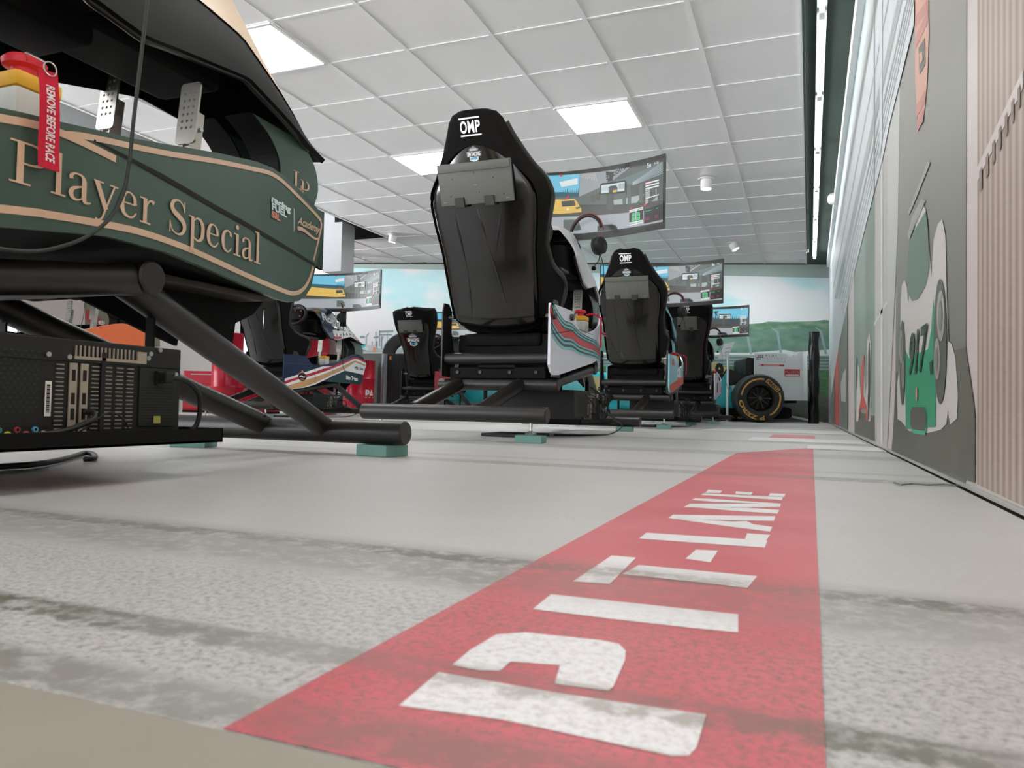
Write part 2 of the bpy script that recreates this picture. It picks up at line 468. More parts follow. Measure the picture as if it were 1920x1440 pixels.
# dark rim along the edges and the recess at the left
rim = MB()
rim.box(-0.058, -0.045, ys[0], 12.4, CZ - 0.004, CZ + 0.10)
e0 = Vector((-0.05, backY(-0.05) + 0.01, 0)); e1 = Vector((-9.0, backY(-9.0) + 0.01, 0))
rim.add([e0 + Vector((0, 0, CZ - 0.006)), e1 + Vector((0, 0, CZ - 0.006)), e1 + Vector((0, 0.03, CZ - 0.006)), e0 + Vector((0, 0.03, CZ - 0.006)),
         e0 + Vector((0, 0, CZ + 0.1)), e1 + Vector((0, 0, CZ + 0.1)), e1 + Vector((0, 0.03, CZ + 0.1)), e0 + Vector((0, 0.03, CZ + 0.1))],
        [(0, 1, 2, 3), (0, 4, 5, 1), (3, 2, 6, 7), (4, 7, 6, 5)])
ro = rim.build('trim_4', mat('dark ceiling rim', (60, 74, 68), 0.7)); struct(ro)
rc = MB().box(-9.4, -5.46, 8.99, 9.03, CZ + 0.013, ZT - 0.01).build('trim_5', mat('dark recess face', (22, 26, 24), 0.9, k=1)); struct(rc)
rc = MB().box(-5.46, -5.43, 1.5, 9.0, CZ + 0.013, ZT - 0.01).build('trim_6', mat('dark recess face', (22, 26, 24), 0.9, k=1)); struct(rc)
rc = MB().box(-9.4, -5.46, 1.5, 9.0, ZT - 0.012, ZT - 0.002).build('trim_7', mat('dark recess face', (22, 26, 24), 0.9, k=1)); struct(rc)

PANEL = emis('LED ceiling panel diffuser', (255, 253, 250), LAMP_PANEL)
for hx, hy in hole:
    lab = {-1: ''}
    if hx > -2: lab = 'square LED ceiling panel, seen right of the tall seat headrest or added out of view'
    elif hy > 5: lab = 'square LED ceiling panel half hidden behind the tall seat, or added fully behind it'
    elif hy > 3.6: lab = 'square LED ceiling panel beside the dark green rig cowl'
    else: lab = 'square LED ceiling panel in the near part of the ceiling'
    t = empty('ceiling_light', (hx + TP / 2, hy + TP / 2, CZ), lab, 'ceiling light', 'LED ceiling panels')
    a = TP / 2 - 0.014
    fr = MB()
    for s in (-1, 1):
        fr.box(s * a - 0.012, s * a + 0.012, -a, a, -0.002, 0.02); fr.box(-a, a, s * a - 0.012, s * a + 0.012, -0.002, 0.02)
    fr.build('frame', TBAR, t)
    MB().box(-a + 0.01, a - 0.01, -a + 0.01, a - 0.01, 0.004, 0.012).build('diffuser', PANEL, t)
# cells for further added light panels out of sight; none built
for hx, hy in ((-1.8505, 1.2625), (-1.8505, 8.4085), (-3.6370, 9.0040), (-1.8505, 10.7905 - TP), (-5.4235, 9.6)):
    pass

SPOT = emis('spotlight bulb', (255, 238, 228), LAMP_SPOT)
for (x, y, tilt, lab) in ((-0.965, 7.56, 0, 'round white ceiling spotlight pointing straight down, nearest to the right'), (-0.98, 10.55, -28, 'small white swivel spotlight tilted sideways near the back edge of the ceiling'),
                     (-5.23, 8.83, 12, 'round white ceiling spotlight beside the black ceiling recess')):
    t = empty('ceiling_spotlight', (x, y, CZ), lab, 'spotlight', 'ceiling spotlights')
    MB().lathe([(0.0, -0.002), (0.075, -0.002), (0.08, 0.004), (0.0, 0.006)], (0, 0, -0.004), (0, 0, 1)).build('mounting_ring', WHITE, t, True)
    R_ = Matrix.Translation((0, 0, -0.03)) @ Matrix.Rotation(math.radians(tilt), 4, 'Y')
    b = MB().lathe([(0.0, 0.0), (0.05, 0.0), (0.055, -0.01), (0.055, -0.09), (0.05, -0.095), (0.046, -0.085), (0, -0.083)], (0, 0, 0.02), (0, 0, 1)).build('lamp_body', WHITE, t, True)
    b.matrix_local = R_
    b = MB().lathe([(0.0, -0.086), (0.044, -0.086), (0.044, -0.09), (0.0, -0.092)], (0, 0, 0.02), (0, 0, 1)).build('bulb', SPOT, t, True)
    b.matrix_local = R_

TUBE = emis('fluorescent tube', (250, 252, 250), LAMP_TUBE)
for k in range(9):
    y0 = 1.2 + k * 1.56
    t = empty('tube_light', (0.06, y0, 3.18), 'fluorescent tube light in the dark slot beside the suspended ceiling', 'tube light', 'fluorescent tubes in a row in the ceiling slot')
    MB().box(-0.035, 0.035, 0.01, 1.54, -0.06, 0.018, 0.004).build('housing', mat('tube housing', (150, 156, 152), 0.5), t)
    MB().tube([(0.0, 0.05, -0.085), (0.0, 1.50, -0.085)], 0.017, 16).build('tube', TUBE, t, True)
    MB().box(-0.02, 0.02, 0.02, 0.05, -0.11, -0.055, 0.004).box(-0.02, 0.02, 1.5, 1.53, -0.11, -0.055, 0.004).build('end_cap', WHITE, t)

o = MB().lathe([(0, -0.085), (0.04, -0.078), (0.068, -0.055), (0.08, -0.015), (0.08, 0.0)], (0, 0, 0), (1, 0, 0), cap=True).build('dome_fitting', WHITE, None, True)
o.location = (0.285, 11.1, 3.10)
tag(o, 'small white dome fitting high on the right wall', 'wall fitting')

# ================================================================== MURAL on the right wall (printed board)
def W(px, py): p = atX(px, py, XW); return (p.y, p.z)
mur = Paint(lambda u, v, l: Vector((XW + 0.0015 - 0.0012 * l, u, v)))
def WP(pts, m, lay=1): mur.poly([W(*q) for q in pts], m, lay)
def stripes(name, c1, c2, scale, ax='Y'):
    m = bpy.data.materials.new(name); m.use_nodes = True; nt = m.node_tree; b = nt.nodes['Principled BSDF']
    tc = nt.nodes.new('ShaderNodeTexCoord'); wv = nt.nodes.new('ShaderNodeTexWave'); wv.bands_direction = ax
    wv.inputs['Scale'].default_value = scale; wv.inputs['Distortion'].default_value = 0.6; wv.inputs['Detail'].default_value = 2; wv.inputs['Detail Scale'].default_value = 0.3
    nt.links.new(tc.outputs['Object'], wv.inputs['Vector'])
    mx = nt.nodes.new('ShaderNodeMix'); mx.data_type = 'RGBA'; mx.inputs[6].default_value = (*lin(c1, 1.25), 1); mx.inputs[7].default_value = (*lin(c2, 1.25), 1)
    nt.links.new(wv.outputs[1], mx.inputs[0]); nt.links.new(mx.outputs[2], b.inputs['Base Color']); b.inputs['Roughness'].default_value = 0.45
    MATS[name] = m; return m
def clouds(name, cols, scale, vec=(1, 1, 1), rough=0.5, k=1.25):
    """cols: list of (pos, rgb) for a noise ramp"""
    m = bpy.data.materials.new(name); m.use_nodes = True; nt = m.node_tree; b = nt.nodes['Principled BSDF']
    tc = nt.nodes.new('ShaderNodeTexCoord'); mp = nt.nodes.new('ShaderNodeMapping'); mp.inputs['Scale'].default_value = vec
    nz = nt.nodes.new('ShaderNodeTexNoise'); nz.inputs['Scale'].default_value = scale; nz.inputs['Detail'].default_value = 6
    nt.links.new(tc.outputs['Object'], mp.inputs[0]); nt.links.new(mp.outputs[0], nz.inputs['Vector'])
    cr = nt.nodes.new('ShaderNodeValToRGB'); nt.links.new(nz.outputs[0], cr.inputs[0])
    while len(cr.color_ramp.elements) < len(cols): cr.color_ramp.elements.new(0.5)
    for e, (p, c) in zip(cr.color_ramp.elements, cols): e.position = p; e.color = (*lin(c, k), 1)
    nt.links.new(cr.outputs[0], b.inputs['Base Color']); b.inputs['Roughness'].default_value = rough
    MATS[name] = m; return m
CORR = stripes('printed corrugated cladding', (140, 125, 113), (174, 160, 150), 6.5)
CORRL = stripes('printed pale cladding', (160, 148, 139), (184, 174, 167), 6.5)
PALE = mat('printed pale post', (190, 182, 178), 0.45, k=1.25)
DARKP = clouds('printed grey door', [(0.35, (104, 112, 102)), (0.65, (124, 130, 120))], 1.6)
DARKM = clouds('printed grey door mid', [(0.35, (134, 138, 132)), (0.65, (150, 152, 146))], 1.6)
DARKL = clouds('printed grey door pale', [(0.35, (158, 158, 152)), (0.65, (166, 164, 158))], 1.6)
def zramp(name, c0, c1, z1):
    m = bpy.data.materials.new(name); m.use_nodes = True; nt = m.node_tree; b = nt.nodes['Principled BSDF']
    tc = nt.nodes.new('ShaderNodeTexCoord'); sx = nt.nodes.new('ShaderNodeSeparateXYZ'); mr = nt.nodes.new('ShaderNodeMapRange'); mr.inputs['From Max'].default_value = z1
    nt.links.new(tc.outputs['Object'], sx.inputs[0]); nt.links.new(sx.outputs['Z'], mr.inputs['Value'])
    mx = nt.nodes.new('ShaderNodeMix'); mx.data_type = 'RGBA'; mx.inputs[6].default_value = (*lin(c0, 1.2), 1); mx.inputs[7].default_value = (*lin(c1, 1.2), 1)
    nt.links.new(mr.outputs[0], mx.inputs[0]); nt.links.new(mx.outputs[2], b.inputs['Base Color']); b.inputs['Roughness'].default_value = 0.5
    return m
DOORM = zramp('printed roller door', (100, 108, 96), (158, 156, 150), 1.9)  # grey turns paler towards the top of the door
ROAD = clouds('printed asphalt', [(0.35, (84, 86, 76)), (0.7, (96, 97, 86))], 2.5)
PW = mat('printed white bodywork', (196, 194, 190), 0.4, k=1.25)
PG = mat('printed green bodywork', (52, 146, 106), 0.4, k=1.25)
PG2 = mat('printed light green edge', (62, 166, 128), 0.4, k=1.25)
PD = mat('printed dark opening', (82, 84, 76), 0.4, k=1.25)
PDG = mat('printed windscreen', (100, 122, 110), 0.4, k=1.25)
PLAMP = mat('printed headlamp', (160, 160, 150), 0.3, k=1.25)
PLAMP2 = mat('printed headlamp dark', (118, 118, 108), 0.3, k=1.25)
PNUM = mat('printed numeral', (48, 72, 60), 0.4, k=1.2)
PCR = mat('printed crest orange', (196, 150, 130), 0.4, k=1.25)
PCR2 = mat('printed crest red', (180, 122, 112), 0.4, k=1.25)
PSKY = mat('printed pale roof', (186, 192, 194), 0.5, k=1.3)
PSL = mat('printed roof shade', (152, 160, 158), 0.5, k=1.25)
PSB = mat('printed blue grey roof', (160, 176, 181), 0.5, k=1.25)
PR = mat('printed red bodywork', (196, 92, 82), 0.4, k=1.25)
# base sheet
mur.rect(-1.2, 0.0135, 1.0, 3.04, CORR, 0)
mur.rect(1.0, 0.0135, 15.9, 3.04, PALE, 0)
WP([(1832, 0), (1920, 0), (1920, 950), (1832, 908)], CORR)
mur.rect(0.6, 1.2, W(1830, 300)[0], 3.0, CORRL, 1)
WP([(1831, 318), (1919, 130), (1919, 165), (1833, 340)], PALE, 2)
for k in range(7):
    x = 1838 + k * 12; yb = 318 - (x - 1831) * 188 / 88 + 24
    WP([(x, yb - 6), (x + 5, yb - 16), (x + 5, yb + 26), (x, yb + 34)], mat('printed beam shadow', (132, 118, 108), 0.5, k=1.2), 3)
# big dark door panel with the old race car
PX0, PX1 = 1678, 1808
def V(px, z): return (W(px, 500)[0], z)
yl, yr = W(1680, 500)[0], W(1811, 500)[0]
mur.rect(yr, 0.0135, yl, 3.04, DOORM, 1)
WP([(1672, 846), (1676, 790), (1680, 700), (1811, 650), (1826, 750), (1829, 780), (1829, 906)], ROAD, 2)
WP([(1662, 0), (1690, 0), (1684, 420), (1674, 640), (1664, 838), (1660, 836)], mat('printed pale post blur', (178, 180, 176), 0.45, k=1.25), 1.7)
# crest
WP([(1717, 0), (1742, 0), (1743, 60), (1740, 150), (1734, 215), (1727, 235), (1721, 215), (1717, 150)], PCR, 3)
for (a, b) in (((1719, 30), (1740, 0)), ((1718, 70), (1741, 20)), ((1719, 200), (1736, 170)), ((1721, 225), (1733, 205))):
    WP([(a[0], a[1]), (b[0], b[1]), (b[0], b[1] + 22), (a[0], a[1] + 22)], PCR2, 4)
WP([(1724, 90), (1736, 70), (1737, 120), (1726, 140)], PD, 4); WP([(1726, 100), (1732, 96), (1733, 112), (1727, 120)], PCR, 5)
# car body
WP([(1690, 560), (1692, 535), (1697, 524), (1702, 540), (1704, 570), (1712, 460), (1720, 405), (1730, 380), (1738, 395), (1744, 470), (1748, 520), (1752, 450), (1760, 420), (1768, 411),
    (1774, 440), (1777, 560), (1780, 640), (1786, 645), (1793, 670), (1798, 740), (1796, 785), (1783, 796), (1779, 770), (1776, 795), (1765, 806), (1740, 812), (1705, 808), (1691, 790), (1684, 786), (1683, 720), (1686, 700), (1689, 660)], PW, 3)
WP([(1704, 470), (1712, 440), (1738, 395), (1742, 430), (1745, 500), (1738, 535), (1724, 560), (1712, 565), (1704, 550)], PDG, 4)
WP([(1703, 440), (1712, 405), (1730, 372), (1737, 376), (1730, 394), (1716, 425), (1710, 440), (1706, 450)], mat('printed canopy', (150, 154, 148), 0.4, k=1.25), 4)
WP([(1704, 398), (1742, 302), (1746, 306), (1712, 390), (1706, 402)], mat('printed canopy', (150, 154, 148)), 4)
WP([(1752, 560), (1756, 590), (1754, 660), (1757, 720), (1757, 800), (1700, 805), (1699, 720), (1699, 655), (1706, 672), (1712, 665), (1730, 660), (1742, 655), (1748, 620)], PG, 4)
for ps in ([(1709, 770), (1713, 762), (1736, 762), (1741, 772), (1741, 804), (1737, 816), (1714, 812), (1709, 800)],): WP(ps, PG2, 5)
WP([(1710, 772), (1714, 763), (1735, 763), (1740, 772), (1740, 800), (1736, 808), (1713, 804), (1710, 798)], PD, 6)
# headlamp pods
for (cx, cy, rx, ry) in ((1766, 640, 12.5, 118), (1694, 680, 5.5, 80)):
    mur.poly([W(cx + rx * math.cos(2 * pi * k / 24), cy + ry * math.sin(2 * pi * k / 24)) for k in range(24)], mat('printed lamp pod', (84, 92, 82), 0.4, k=1.25), 5)
for (cx, cy, rx, ry) in ((1768, 592, 7.5, 48), (1761, 673, 5.5, 39), (1692.5, 650, 3.2, 32), (1696, 702, 2.6, 27)):
    mur.poly([W(cx + rx * math.cos(2 * pi * k / 24), cy + ry * math.sin(2 * pi * k / 24)) for k in range(24)], PLAMP, 6)
    mur.poly([W(cx + .5 * rx * math.cos(2 * pi * k / 24), cy + .6 * ry * math.sin(2 * pi * k / 24)) for k in range(24)], PLAMP2, 7)
WP([(1746, 680), (1752, 675), (1752, 702), (1748, 702)], PNUM, 6)
mur.ell(*W(1722.5, 739), 0.02, 0.025, PCR, 7)
# 917
def wtext(s, x0, y0, x1, y1, m, lay=7, bold=0.03):
    """text whose baseline runs between two pixels of the wall"""
    vs, fs, wd = text2d(s, bold)
    (a0, b0), (a1, b1), (a2, b2) = W(*x0), W(*y0), W(*x1)
    mur._put([(a0 + (a1 - a0) * (u / wd) + (a2 - a0) * v, b0 + (b1 - b0) * (u / wd) + (b2 - b0) * v) for u, v in vs], fs, m, lay)
wtext('917', (1706, 702), (1738, 692), (1710, 630), None, PNUM)
# pale posts between doors
WP([(1641, 0), (1664, 0), (1664, 839), (1641, 826)], mat('printed cladding strip', (176, 172, 166), 0.45, k=1.25), 2)
WP([(1652, 0), (1656, 0), (1656, 834), (1652, 832)], PSKY, 3)
WP([(1640, 604), (1664, 562), (1664, 570), (1640, 612)], PSKY, 3)
WP([(1598, 100), (1641, 30), (1641, 828), (1602, 812)], clouds('printed second door', [(0.35, (120, 136, 128)), (0.65, (136, 150, 142))], 1.5), 2)
WP([(1604, 770), (1640, 780), (1641, 827), (1603, 812)], ROAD, 3)
# small racing car on the second door
WP([(1606, 790), (1608, 680), (1612, 690), (1613, 720), (1615, 740), (1619, 690), (1618, 672), (1621, 664), (1622, 690), (1623, 740), (1627, 720), (1627, 640), (1631, 624), (1634, 640), (1633, 790), (1629, 790), (1627, 765), (1613, 765), (1610, 790)], PW, 4)
WP([(1616, 690), (1620, 665), (1622, 668), (1620, 740), (1627, 765), (1629, 788), (1626, 788), (1624, 766), (1614, 766), (1612, 788), (1611, 772), (1616, 745)], PR, 5)
for (cx, cy, rx, ry) in ((1607.5, 700, 1.6, 30), (1631, 700, 2.2, 60), (1630, 760, 1.8, 28)):
    mur.poly([W(cx + rx * math.cos(2 * pi * k / 16), cy + ry * math.sin(2 * pi * k / 16)) for k in range(16)], PD, 5)
# third, fourth doors
WP([(1590, 200), (1602, 120), (1602, 812), (1591, 806)], PALE, 3)
WP([(1574, 500), (1590, 420), (1590, 806), (1576, 800)], DARKP, 4)
WP([(1577, 720), (1582, 700), (1587, 690), (1587, 755), (1578, 752)], PW, 5)
WP([(1565, 600), (1573, 560), (1574, 799), (1566, 796)], PR, 4)
WP([(1558, 660), (1565, 640), (1565, 796), (1559, 794)], DARKP, 4)
# roof bands running into the distance
WP([(1600, 0), (1716, 0), (1716, 45), (1669, 235), (1656, 300), (1625, 420), (1598, 530), (1575, 640), (1556, 760), (1554, 520), (1562, 330)], PSKY, 5)
for a, b, wd, m in (((1690, 0), (1568, 560), 9, PSL), ((1645, 0), (1560, 500), 4, PSL), ((1622, 0), (1556, 480), 12, PSB), ((1704, 0), (1575, 560), 1.5, PSL),
                    ((1708, 0), (1577, 570), 1.5, PSL), ((1712, 0), (1579, 580), 1.5, PSL), ((1716, 0), (1581, 590), 1.5, PSL), ((1700, 12), (1573, 560), 1.5, PSL), ((1668, 0), (1563, 540), 2, PSL)):
    WP([(a[0] - wd / 2, a[1]), (a[0] + wd / 2, a[1]), (b[0] + wd / 3, b[1]), (b[0] - wd / 3, b[1])], m, 6)
WP([(1652, 0), (1657, 0), (1657, 260), (1652, 300)], PSKY, 7); WP([(1640, 0), (1642, 0), (1642, 360), (1640, 360)], PSL, 7)
mo = mur.build('wall_mural')
tag(mo, 'long printed wall mural of pit garages with vintage race cars numbered 917', 'wall mural')

# ================================================================== MURAL on the back wall
SKY = clouds('printed cloudy sky', [(0.36, (176, 212, 218)), (0.46, (212, 220, 223)), (0.56, (226, 227, 229))], 0.55, (1, 1, 2.2), k=1.35)
HILL = clouds('printed wooded hill', [(0.3, (70, 112, 92)), (0.5, (98, 136, 112)), (0.7, (140, 164, 136))], 2.6, (1, 1, 2.5), k=1.2)
HILL2 = clouds('printed fenced wood', [(0.3, (92, 128, 112)), (0.7, (118, 148, 132))], 4, (1, 1, 2), k=1.2)
GRASS = clouds('printed grass', [(0.3, (62, 104, 70)), (0.7, (96, 132, 92))], 6, (1, 1, 4), k=1.2)
TAR = clouds('printed tarmac', [(0.3, (92, 98, 92)), (0.7, (110, 112, 104))], 5, (1, 1, 5), k=1.2)
bm_ = Paint(back)
def BP(pts, m, lay=1): bm_.poly([wall_uv(*q) for q in pts], m, lay)
u0, u1 = wall_uv(-300, 700)[0], wall_uv(1562, 700)[0]
bm_.rect(u0, 0.0, u1, wall_uv(1400, 518)[1], SKY, 0)
BP([(1100, 610), (1400, 608), (1428, 606), (1440, 603), (1468, 604), (1500, 603), (1530, 602), (1545, 600), (1562, 602), (1562, 800), (1100, 800)], HILL, 1)
BP([(1100, 624), (1420, 621), (1448, 618), (1510, 616), (1562, 616), (1562, 800), (1100, 800)], HILL2, 2)
BP([(1100, 661), (1330, 661), (1400, 662), (1470, 656), (1490, 660), (1562, 655), (1562, 700), (1100, 700)], mat('printed white stones', (206, 210, 210), 0.6, k=1.3), 3)
BP([(1100, 665), (1562, 667), (1562, 700), (1100, 700)], mat('printed armco', (140, 156, 152), 0.5, k=1.2), 4)
for k, yy in enumerate((669, 675, 681, 687, 693)):
    BP([(1100, yy), (1562, yy + 1), (1562, yy + 3.2), (1100, yy + 2.2)], mat('printed armco groove', (92, 116, 110), 0.5, k=1.2), 5)
BP([(1100, 686), (1420, 686), (1562, 696), (1562, 800), (1100, 800)], GRASS, 6)
BP([(1100, 742), (1562, 741), (1562, 800), (1100, 800)], TAR, 7)
BP([(1484, 779), (1562, 796), (1562, 800), (1484, 783)], WHITEP, 8)
FP = mat('printed fence post', (142, 166, 168), 0.5, k=1.2)
for (xa, ya, xb, yb) in ((1401, 630, 1408, 664), (1457, 622, 1464, 664), (1538, 620, 1548, 664)):
    BP([(xa - 2.2, ya), (xa + 2.2, ya), (xb + 2.2, yb), (xb - 2.5, yb)], FP, 5)
    BP([(xa - 2, ya + 1), (xa - 10, ya - 5), (xa - 10, ya - 7), (xa + 2, ya)], FP, 5)
# left stretch: circuit with gantries, teal banner, road
BP([(400, 652), (1020, 654), (1020, 700), (400, 700)], mat('printed pale track edge', (176, 190, 188), 0.6, k=1.25), 2)
BP([(400, 660), (1020, 662), (1020, 800), (400, 800)], TAR, 3)
BP([(400, 661), (1020, 661.5), (1020, 663), (400, 662.5)], WHITEP, 4)
BP([(560, 645), (686, 645), (686, 658), (560, 658)], mat('printed teal banner', (60, 176, 182), 0.5, k=1.25), 4)
bm_.text('alto', *wall_uv(660, 656), 0.08, WHITEP, 5, bold=0.02)
bm_.text('nda', *wall_uv(677, 656), 0.07, WHITEP, 5, bold=0.02)
bm_.ell(*wall_uv(643, 651), 0.025, 0.05, WHITEP, 5)
BP([(686, 646), (703, 647), (703, 658), (686, 658)], mat('printed tyre wall', (196, 200, 198), 0.6, k=1.25), 4)
BP([(700, 651), (705, 651), (705, 659), (700, 659)], mat('printed orange post', (214, 140, 110), 0.6, k=1.25), 5)
GA = mat('printed gantry', (138, 158, 162), 0.6, k=1.2)
for (a, b, c, d) in ((686, 630, 688, 650), (704, 622, 706, 650), (711, 620, 713, 650), (726, 622, 727, 648), (697, 640, 699, 652), (715, 630, 717, 655), (706, 640, 708, 655), (820, 610, 822, 640)):
    BP([(a, b), (c, b), (c, d), (a, d)], GA, 3)
for pts in ([(686, 631), (692, 624), (693, 625), (688, 632)], [(676, 630), (684, 630), (685, 634), (676, 634)], [(700, 632), (710, 630), (710, 634), (701, 634)], [(711, 620), (738, 619), (738, 623), (711, 624)],
            [(711, 627), (735, 627), (735, 629), (711, 629)], [(714, 640), (719, 630), (720, 631), (716, 641)]):
    BP(pts, GA, 3)
bo = bm_.build('wall_mural')
tag(bo, 'printed race track mural of sky, wooded hill and crash barriers across the far wall', 'wall mural')

# white pillar at the left: slim post with a boxed head going up into the recess
pA, pB = atD(617, 560, 11.5), atD(637, 560, 11.5)
o = MB().box(pA.x, pB.x + 0.04, pA.y, pA.y + 0.12, 0, CZ - 0.002).build('trim_8', mat('white pillar', (184, 186, 188), 0.6)); struct(o, 'slim white pillar behind the navy rig')
pA, pB = atD(597, 450, 10.2), atD(641, 450, 10.2)
o = MB().box(pA.x, pA.x + 0.17, pB.y, pB.y + 0.3, 1.955, ZT - 0.014).box(pA.x + 0.172, pB.x, pB.y - 0.004, pB.y + 0.3, 1.955, 2.62).build('trim_9', mat('white pillar', (184, 186, 188), 0.6)); struct(o, 'white boxed casing hanging in the black ceiling recess')
# unseen strips added behind the ceiling edge to brighten the far mural and floor
FILL_STRIP = emis('added fill strip diffuser', (250, 252, 255), 42.0)
for k in range(1, 6):
    c = n_ * 13.9 + t_ * (-6.4 + 2.2 * k)
    t = empty('added_fill_strip', (c.x, c.y, ZT - 0.02), 'linear added fill strip lamp above the far mural, behind the ceiling edge', 'added fill strip', 'added fill strips above the far mural, out of view', math.atan2(t_.y, t_.x))
    MB().box(-0.8, 0.8, -0.06, 0.06, -0.04, 0.018, 0.004).build('housing', TBAR, t)
    MB().box(-0.78, 0.78, -0.05, 0.05, -0.046, -0.041).build('diffuser', FILL_STRIP, t)

# ================================================================== RACING SIMULATOR RIG
RX0 = -1.68
def panX(y): return 0.41 if y < 1.1 else 0.41 - 0.22 * min(1.4, y - 1.1) ** 1.3
BOT = [(0.27, 0.40), (0.30, 0.365), (0.34, 0.348), (0.42, 0.352), (1.08, 0.455), (1.31, 0.492), (1.5, 0.50), (1.7, 0.492), (2.05, 0.478), (2.15, 0.482), (2.22, 0.497), (2.28, 0.525), (2.32, 0.555), (2.36, 0.63), (2.405, 0.72), (2.43, 0.79)]
TOP = [(0.27, 0.725), (0.66, 0.73), (0.70, 0.715), (0.76, 0.66), (0.82, 0.632), (0.95, 0.628), (1.07, 0.655), (1.19, 0.675), (1.38, 0.712), (1.72, 0.797), (1.90, 0.838), (2.0, 0.853), (2.1, 0.856), (2.2, 0.850), (2.41, 0.829), (2.43, 0.812)]
SPLIT = [(1.25, 0.672), (1.47, 0.661), (1.68, 0.651), (1.97, 0.646), (2.35, 0.637)]

def panel_mesh(mb, side, split=True, ymin=0.27):
    """curved body side panel with a turned-in lower lip and thickness"""
    ys = sorted(set([0.27 + i * 0.03 for i in range(73)] + [a for a, b in BOT + TOP]))
    ys = [y for y in ys if ymin <= y <= 2.43]
    NR = 8; out = []; inn = []
    for y in ys:
        b, t = interp(BOT, y), interp(TOP, y)
        x = panX(y)
        for k in range(NR + 1):
            z = b + (t - b) * k / NR
            if split and y > 1.25:
                zs = interp(SPLIT, y); kk = int(round(NR * 0.5))
                z = b + (zs - b) * k / kk if k <= kk else zs + (t - zs) * (k - kk) / (NR - kk)
            out.append((side * x, y, z)); inn.append((side * (x - 0.014), y, z))
    n = len(out); R_ = NR + 1; fs = []; fin = []
    for i in range(len(ys) - 1):
        for k in range(NR):
            a = i * R_ + k; q = (a, a + R_, a + R_ + 1, a + 1)
            fs.append(q); fin.append(tuple(j + n for j in q[::-1]))
        for k in (0, NR):
            a = i * R_ + k; fs.append((a, a + n, a + R_ + n, a + R_))
    for i in (0, len(ys) - 1):
        for k in range(NR):
            a = i * R_ + k; fs.append((a, a + 1, a + 1 + n, a + n))
    mb.add(out + inn, fs)
    b0_ = len(mb.v) - 2 * n; mb.f += [tuple(j + b0_ for j in q) for q in fin]; mb.mi += [1] * len(fin)

DY = {'A': 3.5 - 3.72, 'B': 3.5, 'C': 3.5 + 3.63, 'D': 3.5 + 7.45, 'E': 3.5 + 3.3, 'F': 3.5 + 7.05, 'G': 3.5 - 0.45}
def P2P(px, py, rx, ry):
    """pixel -> (y, z) on the curved side panel of the rig at (rx, ry)"""
    y = 1.0
    for _ in range(60):
        p = atX(px, py, rx + panX(y)); y = 0.5 * y + 0.5 * (p.y - ry)
    return y, p.z

SEAT1 = [(0.0, 0.16), (0.03, 0.225), (0.1, 0.262), (0.3, 0.275), (0.5, 0.285), (0.65, 0.308), (0.77, 0.318), (0.85, 0.298), (0.92, 0.255), (1.0, 0.215), (1.1, 0.17), (1.2, 0.132), (1.235, 0.105), (1.25, 0.06)]
SEAT2 = [(0.0, 0.14), (0.04, 0.20), (0.1, 0.225), (0.3, 0.225), (0.5, 0.232), (0.65, 0.25), (0.8, 0.285), (0.95, 0.315), (1.05, 0.325), (1.14, 0.325), (1.18, 0.318), (1.2, 0.22), (1.225, 0.13), (1.25, 0.05)]
WING1 = [(0.0, 0.30), (0.1, 0.42), (0.18, 0.50), (0.26, 0.44), (0.36, 0.24), (0.5, 0.15), (0.62, 0.17), (0.75, 0.24), (0.85, 0.23), (0.95, 0.16), (1.1, 0.10), (1.2, 0.08), (1.25, 0.05)]
WING2 = [(0.0, 0.30), (0.1, 0.42), (0.18, 0.50), (0.26, 0.44), (0.36, 0.24), (0.5, 0.15), (0.62, 0.16), (0.75, 0.2), (0.95, 0.24), (1.1, 0.24), (1.18, 0.20), (1.25, 0.04)]
SB = Vector((0, 0.52, 0.575)); SV = Vector((0, -0.36, 1.0)).normalized(); SW = Vector((0, -1.0, -0.36)).normalized()
def sp_(u, v, w): return SB + Vector((u, 0, 0)) + SV * v * 0.99 + SW * w
def seat_row(v, HW, WG, off, ns, smax=1.0, smin=-1.0, vtop=1.25):
    """one horizontal slice of the bucket: s from -1 (left wing tip) to 1"""
    hw = interp(HW, v) + (off if off > 0 else 0); d = interp(WG, v)
    pts = []
    for i in range(ns + 1):
        s = smin + (smax - smin) * i / ns
        a = abs(s); sg = 1 if s >= 0 else -1
        if a < 0.5:                                   # back
            u = hw * 0.86 * a / 0.5; w_ = 0.03 * (1 - (a / 0.5) ** 2) - 0.0
        elif a < 0.66:
            t = (a - 0.5) / 0.16; an = t * pi / 2
            u = hw * (0.86 + 0.14 * math.sin(an)); w_ = -0.045 * (1 - math.cos(an))
        else:
            t = (a - 0.66) / 0.34
            u = hw * (1 + 0.03 * math.sin(t * pi)); w_ = -0.045 - max(0.0, d - 0.045) * t
        # base curls forward below
        w2 = w_ - (0.10 * (1 - v / 0.12) ** 2 if v < 0.12 else 0)
        pts.append((sg * u, v, w2 + off * (1 if a < 0.6 else 0.2)))
    return pts
